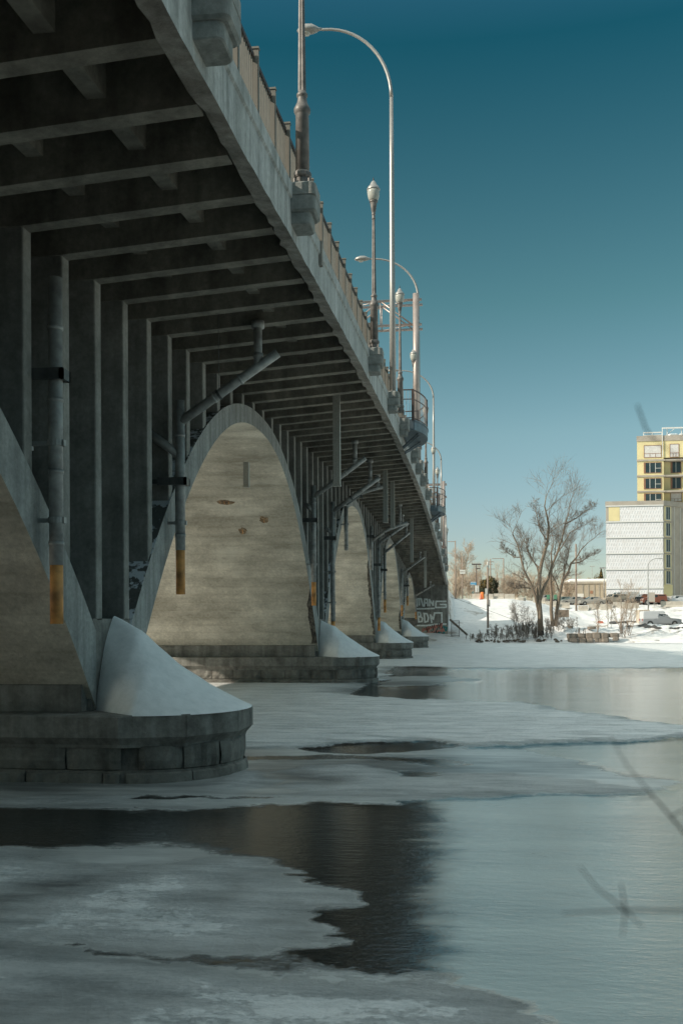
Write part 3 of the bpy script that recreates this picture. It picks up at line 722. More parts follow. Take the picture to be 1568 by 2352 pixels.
# ------------------------------------------------------------------ lookout balconies
def balcony(yc, lab):
    z0 = B(yc) + .955
    t = thing('lookout_balcony', (FX, yc, z0), lab, 'balcony', 'steel lookout balconies on the bridge edge')
    hl = 2.35; e0 = .62; e1 = 1.12
    outer = [(FX + .05, yc - hl), (FX + e0, yc - hl + .05)]
    n = 14
    for i in range(1, n):
        u = -1 + 2 * i / n; outer.append((FX + e0 + (e1 - e0) * (1 - u * u) , yc + u * (hl - .05)))
    outer += [(FX + e0, yc + hl - .05), (FX + .05, yc + hl)]
    mb = MB(); mb.prism(outer, z0 - .42, z0 - .02, 'Z')
    for P in (outer,):
        lofted(mb, [[(x + .03 if x > FX + .1 else x, y, z0 - .03) for x, y in P], [(x + .03 if x > FX + .1 else x, y, z0 + .03) for x, y in P]])
        mb.add([(x + .03 if x > FX + .1 else x, y, z0 - .03) for x, y in P], [tuple(range(len(P)))[::-1]])
    mb.build('floor', M['balcony'], t)
    for s_ in (-1, 1):
        for q in (.55, .85):
            mb = MB(); mb.tube([(FX + .0, yc + s_ * 1.0 * q, z0 - .95), (FX + e0 * 1.2, yc + s_ * 1.6 * q, z0 - .42)], .045, 8); mb.build('brace', M['balcony'], t)
    H = 1.38; path = outer[1:-1]
    mb = MB()
    for h, r_ in ((H, .03), (H - .42, .022), (.12, .022)): mb.tube([(FX - .1, outer[0][1], z0 + h)] + [(x - .06, y, z0 + h) for x, y in path] + [(FX - .1, outer[-1][1], z0 + h)], r_, 8)
    mb.build('handrail', M['darkrail'], t)
    mb = MB(); full = [outer[0]] + path + [outer[-1]]
    for (a, b_) in zip(full[:-1], full[1:]):
        L = math.dist(a, b_); m_ = max(1, int(L / .12))
        for k in range(m_): u = k / m_; x = a[0] + (b_[0] - a[0]) * u - .06; y = a[1] + (b_[1] - a[1]) * u; mb.tube([(x, y, z0 + .1), (x, y, z0 + H)], .011, 5)
    mb.build('bars', M['gantry'], t)
    for (x, y) in (path[0], path[-1], path[7]):
        mb = MB(); mb.box(x - .12, x, y - .05, y + .05, z0, z0 + H + .03); mb.build('post', M['darkrail'], t)
balcony(onX(951, 985, FX + .62).y + 2.3, 'near lookout balcony with curved railing in front of the gantry leg')
balcony(onX(1005.5, 1165, FX + .62).y + 2.3, 'far lookout balcony with curved railing, halfway down the bridge')
#@@PART2@@
# ================================================================== RIVER
def river_mat():
    m, n, l, b = nmat('river surface')
    tc = n.new('ShaderNodeTexCoord')
    at = n.new('ShaderNodeAttribute'); at.attribute_name = 'snow'; at2 = n.new('ShaderNodeAttribute'); at2.attribute_name = 'thin'
    def noise(sc, det, vec=(1, 1, 1), ro=.6):
        mp = n.new('ShaderNodeMapping'); mp.inputs['Scale'].default_value = vec; l.new(tc.outputs['Object'], mp.inputs[0])
        t = n.new('ShaderNodeTexNoise'); t.inputs['Scale'].default_value = sc; t.inputs['Detail'].default_value = det; t.inputs['Roughness'].default_value = ro
        l.new(mp.outputs[0], t.inputs['Vector']); return t
    def math_(op, a, b_=None, clamp=False):
        q = n.new('ShaderNodeMath'); q.operation = op; q.use_clamp = clamp
        for i, v in enumerate((a, b_)):
            if v is None: continue
            if isinstance(v, (int, float)): q.inputs[i].default_value = v
            else: l.new(v, q.inputs[i])
        return q.outputs[0]
    def ramp(src, lo, hi, a=(0, 0, 0), c=(1, 1, 1)):
        r = n.new('ShaderNodeValToRGB'); r.color_ramp.elements[0].position = lo; r.color_ramp.elements[1].position = hi
        r.color_ramp.elements[0].color = (*a, 1); r.color_ramp.elements[1].color = (*c, 1); l.new(src, r.inputs[0]); return r.outputs[0]
    n1 = noise(.9, 10, (.55, 1.35, 1), .66); n2 = noise(5, 8, (.6, 1.1, 1), .75); n3 = noise(.35, 6, (.5, 1.2, 1), .6)
    n4 = noise(16, 6, (.8, 1.3, 1), .75); edge = math_('ADD', math_('ADD', math_('MULTIPLY', math_('SUBTRACT', n1.outputs[0], .5), .8), math_('MULTIPLY', math_('SUBTRACT', n2.outputs[0], .5), .75)), math_('MULTIPLY', math_('SUBTRACT', n4.outputs[0], .5), .4))
    snow = ramp(math_('ADD', at.outputs['Fac'], edge), .22, .95)
    thin = ramp(math_('ADD', at2.outputs['Fac'], math_('MULTIPLY', edge, 1.5)), .30, .78)
    # colours
    n6 = noise(2.0, 10, (.28, 1.5, 1), .70); sc = ramp(math_('ADD', math_('MULTIPLY', n6.outputs[0], .65), math_('MULTIPLY', n4.outputs[0], .35)), .38, .56, (.52, .545, .55), (.90, .90, .895))
    tcg = ramp(math_('ADD', math_('MULTIPLY', n3.outputs[0], .6), math_('MULTIPLY', n6.outputs[0], .4)), .38, .62, (.15, .16, .165), (.66, .67, .66))
    mixa = n.new('ShaderNodeMix'); mixa.data_type = 'RGBA'; l.new(thin, mixa.inputs['Factor']); mixs = n.new('ShaderNodeMix'); mixs.data_type = 'RGBA'; at3 = n.new('ShaderNodeAttribute'); at3.attribute_name = 'painted_sheen'; n5 = noise(.5, 7, (.35, 1.6, 1), .6); l.new(math_('MULTIPLY', at3.outputs['Fac'], ramp(n5.outputs[0], .2, .6, (.6, .6, .6), (1, 1, 1))), mixs.inputs['Factor']); mixs.inputs[6].default_value = (.006, .010, .011, 1); mixs.inputs[7].default_value = (.56, .545, .49, 1); l.new(mixs.outputs[2], mixa.inputs[6]); l.new(tcg, mixa.inputs[7])
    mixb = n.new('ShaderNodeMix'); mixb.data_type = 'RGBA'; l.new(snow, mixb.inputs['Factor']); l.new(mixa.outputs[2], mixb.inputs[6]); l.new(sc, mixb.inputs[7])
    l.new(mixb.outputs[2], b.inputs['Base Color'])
    tot = math_('MAXIMUM', snow, thin)
    rr = math_('ADD', math_('ADD', .045, math_('MULTIPLY', thin, .27)), math_('MULTIPLY', snow, .4)); l.new(rr, b.inputs['Roughness'])
    l.new(math_('SUBTRACT', 3.2, math_('MULTIPLY', tot, 1.8)), b.inputs['IOR'])
    # ripples on open water, granular relief on ice
    w1 = noise(7, 4, (.55, 1.5, 1), .6); w2 = noise(1.6, 3, (.5, 1.4, 1), .5); w3 = noise(28, 3, (.6, 1.3, 1), .6)
    hw = math_('ADD', math_('ADD', math_('MULTIPLY', w1.outputs[0], .0085), math_('MULTIPLY', w2.outputs[0], .007)), math_('MULTIPLY', w3.outputs[0], .0030))
    hw = math_('MULTIPLY', hw, math_('SUBTRACT', 1, math_('MULTIPLY', thin, .75), True))
    hs = math_('ADD', math_('ADD', math_('MULTIPLY', n2.outputs[0], .045), math_('MULTIPLY', n4.outputs[0], .022)), math_('MULTIPLY', n1.outputs[0], .06))
    h = math_('ADD', math_('MULTIPLY', hw, math_('SUBTRACT', 1, snow)), math_('MULTIPLY', hs, snow))
    bp = n.new('ShaderNodeBump'); bp.inputs['Strength'].default_value = 1; bp.inputs['Distance'].default_value = 1; l.new(h, bp.inputs['Height']); l.new(bp.outputs[0], b.inputs['Normal'])
    return m
M['river'] = river_mat()

# outlines of the ice sheets, measured on the photo and laid on the river plane
def I7(x, y): return 517 + x * .6705, 1435.4 + y * .6705
def I0(x, y): return x, 1780 + y
SNOW = [   # (strength, feather in picture-independent share of distance, outline)
    (1.0, [(600, 1482), (2400, 1474), (2400, 1533), (1568, 1535), (1300, 1535.5), (1032, 1534.5), (960, 1531), (880, 1533), (868, 1560), (820, 1574), (600, 1560)]),
    (1.0, [I7(-900, 238), I7(0, 234), I7(300, 236), I7(540, 250), I7(720, 264), I7(1050, 275), I7(1110, 296), I7(1310, 318), I7(1500, 346), I7(1800, 352), I7(1800, 372), I7(1568, 384), I7(1310, 396), I7(1000, 412), I7(860, 412), I7(700, 404), I7(600, 402), I7(480, 408), I7(300, 428), I7(90, 434), I7(-900, 440)]),
    (.72, [I7(200, 508), I7(300, 494), I7(480, 490), I7(620, 505), I7(600, 530), I7(820, 545), I7(900, 572), I7(650, 585), I7(350, 576), I7(200, 562), I7(420, 528)]),
    (.62, [I7(800, 520), I7(1000, 515), I7(1200, 545), I7(1400, 570), I7(1300, 583), I7(900, 585), I7(700, 560)]),
    (.9, [I7(-40, 560), I7(80, 510), I7(185, 540), I7(60, 562)]),
    (.62, [(-500, 1838), (0, 1838), (300, 1832), (600, 1832), (900, 1826), (1100, 1828), (900, 1842), (500, 1850), (200, 1855), (-500, 1856)]),
    (.95, [I0(-300, 170), I0(0, 178), I0(130, 190), I0(185, 216), I0(240, 226), I0(170, 240), I0(80, 245), I0(20, 275), I0(-300, 290)]),
    (.96, [I0(-300, 330), I0(0, 345), I0(60, 300), I0(200, 255), I0(330, 220), I0(400, 210), I0(540, 192), I0(575, 195), I0(600, 225), I0(640, 245), I0(700, 280), I0(760, 293), I0(700, 300), I0(645, 320), I0(720, 366), I0(640, 376), I0(560, 398), I0(400, 404), I0(200, 384), I0(0, 384), I0(-300, 384)]),
    (.96, [I0(-300, 400), I0(0, 404), I0(250, 432), I0(500, 452), I0(700, 464), I0(860, 486), I0(955, 490), I0(1050, 518), I0(1110, 550), I0(1130, 640), I0(-300, 700)]),
]
HOLES = [
    [I0(430, 225), I0(560, 240), I0(600, 280), I0(520, 310), I0(440, 290), I0(520, 265)],
    [I0(-100, 520), I0(60, 535), I0(150, 560), I0(100, 600), I0(-100, 620)],
    [I0(60, 470), I0(200, 478), I0(330, 510), I0(150, 500)],
]
THIN = [
    [I7(-900, 420), I7(90, 428), I7(500, 425), I7(860, 408), I7(1310, 394), I7(1568, 383), I7(1568, 386), I7(1100, 416), I7(930, 428), I7(1000, 432), I7(1150, 448), I7(1190, 478), I7(1330, 522), I7(1560, 545), I7(1410, 578), I7(1000, 588), I7(700, 602), I7(400, 614), I7(0, 617), I7(-900, 620)],
    [I7(540, 178), I7(760, 176), I7(860, 190), I7(700, 206), I7(540, 215)],
    [I7(540, 250), I7(830, 262), I7(1100, 284), I7(1320, 316), I7(1560, 345), I7(1568, 349), I7(1500, 352), I7(1000, 320), I7(540, 262)],
    [I0(-300, 195), I0(60, 185), I0(300, 150), I0(560, 185), I0(640, 240), I0(560, 300), I0(0, 420), I0(-300, 420)],
    [I0(-300, 380), I0(600, 440), I0(1000, 490), I0(1120, 545), I0(1140, 640), I0(-300, 700)],
    [I0(520, 400), I0(640, 420), I0(900, 470), I0(960, 490), I0(800, 480), I0(600, 455), I0(500, 425)],
]
def sdist(P, poly):
    px, py = P; n = len(poly); d = np.full(px.shape, 1e9); ins = np.zeros(px.shape, bool)
    for i in range(n):
        ax, ay = poly[i]; bx, by = poly[(i + 1) % n]
        ex, ey = bx - ax, by - ay; t = np.clip(((px - ax) * ex + (py - ay) * ey) / (ex * ex + ey * ey + 1e-12), 0, 1)
        d = np.minimum(d, np.hypot(px - ax - t * ex, py - ay - t * ey))
        c = ((ay > py) != (by > py)) & (px < (bx - ax) * (py - ay) / (by - ay + 1e-12) + ax); ins ^= c
    return np.where(ins, d, -d)
# river grid, finer close to the bank where it is seen large
rows = [3.0]
while rows[-1] < 126: rows.append(rows[-1] * 1.0072 + .012)
rows = np.array(rows); NXg = 420
u = np.linspace(-1, 1, NXg)
YY, UU = np.meshgrid(rows, u, indexing='ij')
XX = UU * (6 + .62 * YY) - 1
XX = np.where(np.abs(UU) > .985, np.sign(UU) * 320, XX)
wob = .012 * YY + .10
WX = XX + (fbm(XX * .9, YY * .9, 4, 3) - .5) * 2 * wob * 1.6; WY = YY + (fbm(XX * .8 + 40, YY * .8, 4, 9) - .5) * 2 * wob * 1.6
fing = (fbm(XX * 1.3 + 7, YY * 4.5, 4, 31) - .5) * (.5 + .012 * YY) * np.clip((26 - YY) / 10, .25, 1); WX = WX + fing; WY = WY + (fbm(XX * 4, YY * 5, 3, 41) - .5) * .22
def wpoly(poly): return [tuple(onZ(*p)[:2]) for p in poly]
snow = np.zeros(XX.shape); thin = np.zeros(XX.shape)
def soft(d, w): t = np.clip((d + w) / (2 * w), 0, 1); return t * t * (3 - 2 * t)
fw = .006 * YY + .16
for s_, poly in SNOW: snow = np.maximum(snow, s_ * soft(sdist((WX, WY), wpoly(poly)), fw * (1 if s_ > .97 else 2.6)))
for poly in HOLES: snow = snow * (1 - .8 * soft(sdist((WX, WY), wpoly(poly)), fw * 2.5))
for poly in THIN: thin = np.maximum(thin, soft(sdist((WX, WY), wpoly(poly)), fw * (.7 if poly[0][1] < 1880 else 2.2)))
LEADS = [(1, [I7(240, 430), I7(480, 409), I7(620, 403), I7(860, 411), I7(760, 423), I7(560, 436), I7(400, 441)]),
         (1, [I7(860, 420), I7(1100, 409), I7(1310, 397), I7(1568, 385), I7(1568, 392), I7(1310, 405), I7(1100, 418), I7(870, 432)]),
         (.9, [I7(600, 603), I7(1000, 587), I7(1410, 575), I7(1412, 582), I7(1000, 597), I7(600, 613)]),
         (.75, [I7(60, 448), I7(400, 446), I7(650, 452), I7(870, 466), I7(800, 488), I7(640, 472), I7(400, 463), I7(60, 463)]),
         (.7, [I7(600, 500), I7(760, 505), I7(800, 530), I7(640, 525)]), (.8, [I7(-300, 590), I7(200, 596), I7(500, 590), I7(200, 604), I7(-300, 606)]),
         (.45, [I0(440, 395), I0(560, 405), I0(720, 452), I0(860, 470), I0(760, 476), I0(560, 446), I0(460, 432), I0(300, 425), I0(150, 402), I0(0, 390), I0(200, 396)])]
lead_ = np.zeros(XX.shape)
for s_, poly in LEADS: lead_ = np.maximum(lead_, s_ * soft(sdist((WX, WY), wpoly(poly)), fw * .55))
snow = snow * (1 - lead_); thin = thin * (1 - lead_)
slush = soft(sdist((WX, WY), wpoly([I7(1190, 478), I7(1300, 512), I7(1480, 528), I7(1565, 545), I7(1420, 562), I7(1280, 556), I7(1200, 520)])), fw)
# upstream (left of the bridge) the river is frozen and snow covered
left = soft(-(XX + 29), 2.0); snow = np.maximum(snow, left)
bounce_snow = soft(XX - (.30 * YY + 13), 2.0); snow = np.maximum(snow, bounce_snow)  # snow cover added out of view to bounce light onto the fascia
far = soft(YY - 118, 3.0); snow = np.maximum(snow, far * 1.0)
# everything under the far spans is covered by the same sheet
under = soft(-(XX + 5.5 - (YY - 20) * .0), 1.5) * soft(YY - 25, 3); snow = np.maximum(snow, under * .9)
thin = np.maximum(thin, soft(snow - .15, .1))
painted_sheen = soft(WX + .035 * YY + .0, .012 * YY + .12) * (1 - .9 * lead_) * (1 - .7 * slush)  # pale sky reflection painted into the water colour, right of the bridge's mirror image
lead = soft(.9 - np.abs(YY - (119.5 + .6 * np.sin(XX * .15))), .5) * soft(XX - 3, 3) * .9; snow = snow * (1 - lead)
ZZ = (.05 * np.clip(snow * 1.6, 0, 1) + .02 * thin) * np.clip((YY - 12) / 8, .12, 1) + (fbm(XX * 1.5, YY * 1.5, 3, 21) - .5) * .05 * snow
me = bpy.data.meshes.new('river'); nr, ncol = XX.shape
co = np.stack([XX, YY, ZZ], -1).reshape(-1, 3).astype(np.float32)
idx = np.arange(nr * ncol).reshape(nr, ncol)
fa = np.stack([idx[:-1, :-1], idx[:-1, 1:], idx[1:, 1:], idx[1:, :-1]], -1).reshape(-1, 4)
me.vertices.add(len(co)); me.vertices.foreach_set('co', co.ravel())
me.loops.add(fa.size); me.loops.foreach_set('vertex_index', fa.ravel().astype(np.int32))
me.polygons.add(len(fa)); me.polygons.foreach_set('loop_start', (np.arange(len(fa)) * 4).astype(np.int32)); me.polygons.foreach_set('loop_total', np.full(len(fa), 4, np.int32))
me.polygons.foreach_set('use_smooth', np.ones(len(fa), bool))
for nm, ar in (('snow', snow), ('thin', thin), ('painted_sheen', painted_sheen)):
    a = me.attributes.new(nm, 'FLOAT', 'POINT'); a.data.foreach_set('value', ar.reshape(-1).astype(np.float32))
me.update(); me.validate(); me.materials.append(M['river'])
o = bpy.data.objects.new('river', me); C.objects.link(o); tag(o, kind='structure')

# ================================================================== FAR BANK
def H0(X, Y):
    sh = 122.5 + 1.2 * math.sin(X * .11) + .6 * math.sin(X * .37 + 1)
    q = Y - sh
    if q < 0: return -.5 + .5 * max(0, 1 + q / 2) * .9
    right = float(np.interp(q, [0, 1.5, 5, 10, 18, 27, 36, 44, 60, 400], [.0, .45, .95, 1.45, 1.9, 2.3, 3.9, 5.2, 5.5, 6.5]))
    lef = float(np.interp(q, [0, 2, 6, 12, 18, 28, 40, 60, 400], [.0, .4, .9, 2.2, 3.6, 5.9, 6.3, 6.5, 6.8]))
    s = sm(X, 18, 5)
    z = right * (1 - s) + lef * s
    emb = 7.6 * sm(Y, 128, 140) * sm(X, -1.5, -3.6) * sm(X, -45, -32)
    return max(z, emb)
def Hz(X, Y, a, b_):
    z = H0(X, Y); q = Y - 122.5
    k = min(1, max(0, q / 3)) * (1 if q < 42 else .15) * (.35 + .65 * sm(X, 4, 12))
    pile = .55 * sm(X, 20, 25) * sm(Y, 127, 131) * sm(Y, 141, 136) + .5 * sm(X, 8, 12) * sm(X, 20, 16) * sm(Y, 124, 128) * sm(Y, 140, 132)
    return z + k * (a * .7 + b_ * .32) + pile * (.3 + b_ * 1.4 + a)
def Hn(X, Y):
    a = float(fbm(np.array([X * .35]), np.array([Y * .35]), 4, 5)[0]) - .5
    b_ = float(fbm(np.array([X * 1.1]), np.array([Y * 1.1]), 3, 8)[0]) - .5
    return Hz(X, Y, a, b_)
gx = np.concatenate([np.linspace(-300, -30, 20, endpoint=False), np.linspace(-30, -5, 30, endpoint=False), np.linspace(-5, 55, 210, endpoint=False), np.linspace(55, 400, 30)])
gy = np.concatenate([np.linspace(120.5, 150, 130, endpoint=False), np.linspace(150, 190, 60, endpoint=False), np.linspace(190, 900, 40)])
GX, GY = np.meshgrid(gx, gy)
_A = fbm(GX * .35, GY * .35, 4, 5) - .5; _Bn = fbm(GX * 1.1, GY * 1.1, 3, 8) - .5
GZ = [[Hz(float(x), float(y), float(_A[i, k]), float(_Bn[i, k])) for k, x in enumerate(gx)] for i, y in enumerate(gy)]
mb = MB(); nr, nc = GX.shape
mb.v = [(float(GX[i, k]), float(GY[i, k]), float(GZ[i][k])) for i in range(nr) for k in range(nc)]
mb.f = [(i * nc + k, i * nc + k + 1, (i + 1) * nc + k + 1, (i + 1) * nc + k) for i in range(nr - 1) for k in range(nc - 1)]; mb.mi = [0] * len(mb.f)
o = mb.build('riverbank', M['bank'], None, True); tag(o, kind='structure')
def gz(X, Y): return Hn(X, Y)
# near bank; rise behind the viewer added unseen to block low sky
mb = MB(); n_ = 40
nb = [(-300 + 600 * i / n_, y) for y in (3.2, 1.5, -2, -25, -80) for i in range(n_ + 1)]
mb.v = [(x, y + (.4 * math.sin(x * .7) if y > 0 else 0), {3.2: -.2, 1.5: .35, -2: .9, -25: 6, -80: 21}[y]) for x, y in nb]
mb.f = [(r_ * (n_ + 1) + i, r_ * (n_ + 1) + i + 1, (r_ + 1) * (n_ + 1) + i + 1, (r_ + 1) * (n_ + 1) + i)[::-1] for r_ in range(4) for i in range(n_)]; mb.mi = [0] * len(mb.f)
tag(mb.build('near_bank_sky_block', plain('dark brushy earth', (.05, .045, .038), .9, 0, .4, .8), None, True), kind='structure')
# asphalt track coming down to the right of the pickup, and road at the top
M['asphalt'] = plain('wet asphalt', (.075, .07, .065), .6, 0, .3, .6)
def strip(name, pts, w, mat, dz=.05, sub=24):
    mb = MB(); P = []
    for (a, b_) in zip(pts[:-1], pts[1:]):
        for k in range(sub): P.append((a[0] + (b_[0] - a[0]) * k / sub, a[1] + (b_[1] - a[1]) * k / sub))
    P.append(pts[-1]); vs = []
    for i, (x, y) in enumerate(P):
        q = P[min(i + 1, len(P) - 1)]; p_ = P[max(i - 1, 0)]; d = Vector((q[0] - p_[0], q[1] - p_[1])).normalized(); nn = Vector((-d.y, d.x))
        for s_ in (-1, -.33, .33, 1): X_, Y_ = x + nn.x * w * s_, y + nn.y * w * s_; vs.append((X_, Y_, gz(X_, Y_) + dz))
    mb.add(vs, [(i * 4 + k, i * 4 + k + 1, (i + 1) * 4 + k + 1, (i + 1) * 4 + k) for i in range(len(P) - 1) for k in range(3)])
    return tag(mb.build(name, mat, None, True), kind='structure')
def GXp(px, Y): return onY(px, 1424, Y).x
strip('road', [(GXp(1600, 146), 146), (GXp(1500, 149), 149.5), (GXp(1400, 149), 150.5)], 1.6, M['asphalt'], .12)
strip('track', [(GXp(1640, 131), 131), (GXp(1520, 134), 134), (GXp(1440, 139), 139)], .5, M['asphalt'], .10)
strip('street', [(-2, 172), (30, 176), (90, 180)], 3.0, M['asphalt'], .04)

def S6(x, y): return 976 + x * .3775, 1091 + y * .3775
def place(px, Y, dz=0): X = GXp(px, Y); return (X, Y, gz(X, Y) + dz)

# ------------------------------------------------------------------ trees
def limb_tree(t, paths, rads, mat_t, mat_w, twig_seed, depth=4, tw=1.0, spread=1.0, base=None, dens=1.0):
    """paths: lists of 3-D points for the main limbs; twigs are grown from them"""
    r_ = random.Random(twig_seed)
    tr = MB()
    for p, (ra, rb) in zip(paths, rads):
        n = len(p); tr.tube(p, [ra + (rb - ra) * i / (n - 1) for i in range(n)], 8)
    tr.build('trunk', mat_t, t, True)
    cr = MB(); cnt = [0]
    def grow(p, d, L, rad, lev):
        cnt[0] += 1
        pts = [p]; dd = d.copy(); n = 3 if lev > 1 else 4
        for i in range(n):
            dd = (dd + Vector((r_.gauss(0, .17), r_.gauss(0, .17), r_.gauss(.045, .12)))).normalized(); pts.append(pts[-1] + dd * (L / n))
        cr.tube(pts, [rad * (1 - .62 * i / n) for i in range(n + 1)], 4 if lev < 2 else 3, cap=False)
        if lev >= depth: return
        m = {0: 5, 1: 5, 2: 4, 3: 3}.get(lev, 3); m = max(2, int(round(m * dens)))
        for k in range(m):
            f_ = .25 + .75 * (k + r_.random()) / m; i = min(n - 1, int(f_ * n)); q = pts[i].lerp(pts[i + 1], f_ * n - i)
            ax = Vector((r_.gauss(0, 1), r_.gauss(0, 1), r_.gauss(0, .7))); ax = (ax - dd * ax.dot(dd)).normalized()
            a = r_.uniform(.4, .95) * spread; nd = (dd * math.cos(a) + ax * math.sin(a)); nd.z += .12; nd.normalize()
            grow(q, nd, L * r_.uniform(.55, .85), max(.011 * tw, rad * .5), lev + 1)
    for p, (ra, rb) in zip(paths, rads):
        P = [Vector(q) for q in p]; tot = sum((b_ - a).length for a, b_ in zip(P[:-1], P[1:])); acc = 0
        for i, (a, b_) in enumerate(zip(P[:-1], P[1:])):
            L = (b_ - a).length; nb = max(1, int(L / (tot * .065)))
            for k in range(nb):
                u_ = (acc + L * (k + .5) / nb) / tot
                if u_ < (.42 if ra > .2 else .18): continue
                d = (b_ - a).normalized(); ax = Vector((r_.gauss(0, 1), r_.gauss(0, 1), .2)); ax = (ax - d * ax.dot(d)).normalized(); an = r_.uniform(.45, .95) * spread
                grow(a.lerp(b_, (k + .5) / nb), (d * math.cos(an) + ax * math.sin(an)).normalized(), tot * r_.uniform(.13, .22), (ra + (rb - ra) * u_) * .42 + .006, 1)
            acc += L
        grow(P[-1], (P[-1] - P[-2]).normalized(), tot * .16, rb * .9, 1)
    cr.build('branches', mat_w, t, False)
def T6(lst, Y, wob=0, seed=1):
    r_ = random.Random(seed); out = []
    off = 0
    for i, (x, y) in enumerate(lst):
        off += r_.uniform(-wob, wob) if i else 0
        v = onY(*S6(x, y), Y + off); out.append(v)
    return out
Yt = 128.5; bx, by, bz = place(S6(702, 0)[0], Yt)
t = thing('bare_tree', (bx, by, bz - .1), 'largest bare tree on the bank, forked trunk with a dark band at its foot', 'tree', 'big bare trees at the water side')
base6 = (702, 965)
paths = [T6([base6, (698, 860), (692, 780), (690, 700), (695, 600), (706, 540), (722, 480), (742, 400), (752, 320), (740, 250), (725, 190), (735, 130)], Yt, .5, 1),
         T6([(692, 780), (715, 700), (750, 620), (775, 540), (800, 480), (830, 390), (850, 300), (870, 240), (880, 170)], Yt, .6, 2),
         T6([(695, 860), (670, 740), (640, 660), (600, 580), (580, 500), (560, 420), (530, 360), (545, 320)], Yt, .6, 3),
         T6([(640, 690), (600, 685), (560, 690), (520, 680)], Yt, .5, 4),
         T6([(690, 600), (680, 560), (655, 520), (630, 470), (615, 420), (590, 370)], Yt, .6, 5),
         T6([(580, 500), (540, 500), (500, 470), (470, 440)], Yt, .5, 6),
         T6([(742, 400), (700, 340), (680, 260), (670, 200)], Yt, .5, 7),
         T6([(850, 300), (920, 260), (970, 220), (1010, 200)], Yt, .5, 8),
         T6([(800, 480), (840, 420), (880, 350), (930, 320), (980, 300)], Yt, .5, 9)]
rads = [(.36, .05), (.22, .04), (.2, .04), (.08, .03), (.12, .03), (.08, .02), (.08, .02), (.08, .02), (.09, .02)]
limb_tree(t, paths, rads, M['bark'], M['twigs'], 11, 4, dens=1.05, tw=1.0)
mb = MB(); p0 = paths[0][0]; mb.tube([p0 + Vector((0, 0, -.3)), p0 + Vector((0, 0, .95))], [.42, .37], 14); mb.build('dark_band', M['tyre'], t, True)
Yt2 = 134.0; x6 = 782
t = thing('bare_tree', place(S6(x6, 0)[0], Yt2, -.1), 'second big bare tree with twin trunks just right of the largest one', 'tree', 'big bare trees at the water side')
paths = [T6([(775, 925), (765, 820), (768, 740), (760, 640), (770, 560), (765, 480), (780, 400)], Yt2, .5, 21),
         T6([(790, 930), (800, 820), (818, 720), (835, 640), (870, 590), (885, 540), (920, 500), (950, 450), (990, 410)], Yt2, .5, 22),
         T6([(835, 640), (850, 560), (870, 480), (880, 400)], Yt2, .5, 23), T6([(885, 540), (940, 530), (990, 500), (1020, 480)], Yt2, .5, 24),
         T6([(818, 720), (790, 640), (740, 560), (720, 500)], Yt2, .5, 25)]
limb_tree(t, paths, [(.26, .05), (.27, .04), (.12, .03), (.09, .02), (.1, .03)], M['bark'], M['twigs'], 31, 4, dens=1.0, tw=1.0)

def simple_tree(name, px, Y, h, label, cat, group, seed, mats=('bark', 'twigs'), stems=1, spread=.8, depth=3, r0=.12, dens=.8, lean=0, tw=1.0, sink=.1):
    r_ = random.Random(seed); x, y, z = place(px, Y, -sink)
    t = thing(name, (x, y, z), label, cat, group)
    paths = []; rads = []
    for s_ in range(stems):
        p = Vector((x + r_.uniform(-.12, .12) * stems, y + r_.uniform(-.1, .1) * stems, z)); d = Vector((r_.gauss(0, .10 + .10 * (stems > 1)) + lean, r_.gauss(0, .1), 1)).normalized(); pts = [p]
        hh = h * r_.uniform(.65, .85) if s_ else h * .8
        for i in range(6): d = (d + Vector((r_.gauss(0, .07), r_.gauss(0, .07), .03))).normalized(); pts.append(pts[-1] + d * hh / 6)
        paths.append(pts); rads.append((r0 * (1 if s_ == 0 else .7), r0 * .25))
    limb_tree(t, paths, rads, M[mats[0]], M[mats[1]], seed, depth, tw=tw, spread=spread, dens=dens)
    return t
# background trees (behind the street)
bgt = [(1051, 205, 13.5, 'tall pale bare tree just right of the bridge end'), (1078, 230, 12, 'bare tree with a fan of thin branches right of the tall pole by the bridge'), (1140, 215, 9, 'low bare tree right of the round evergreen'),
       (1160, 225, 8.5, 'bare tree behind the twin lamps, left of the largest tree'), (1186, 212, 7.5, 'thin bare tree standing behind the left limbs of the largest tree'), (1212, 230, 8, 'thin bare tree showing between the limbs of the largest tree'),
       (1240, 215, 7, 'small bare tree directly behind the fork of the largest tree'), (1262, 225, 8, 'small bare tree between the two big trees, far off'), (1290, 235, 9, 'bare tree rising just left of the low warehouse'),
       (1320, 245, 9.5, 'bare tree behind the left half of the low warehouse'), (1350, 250, 8, 'bare tree behind the right half of the low warehouse'), (1040, 240, 9, 'pale bare tree nearest to the bridge end lamp'), (1100, 245, 8.5, 'distant bare tree above the street signs'), (1375, 255, 7.5, 'bare tree far off against the left edge of the white block')]
for i, (px, Y, h, lab) in enumerate(bgt):
    simple_tree('background_tree', px, Y, h * .95, lab, 'tree', 'bare trees behind the street', 100 + i, ('thicket', 'thicket'), 2 if i % 2 else 3, .8, 4 if h > 11 else 3, .11, 1.0, tw=1.6)
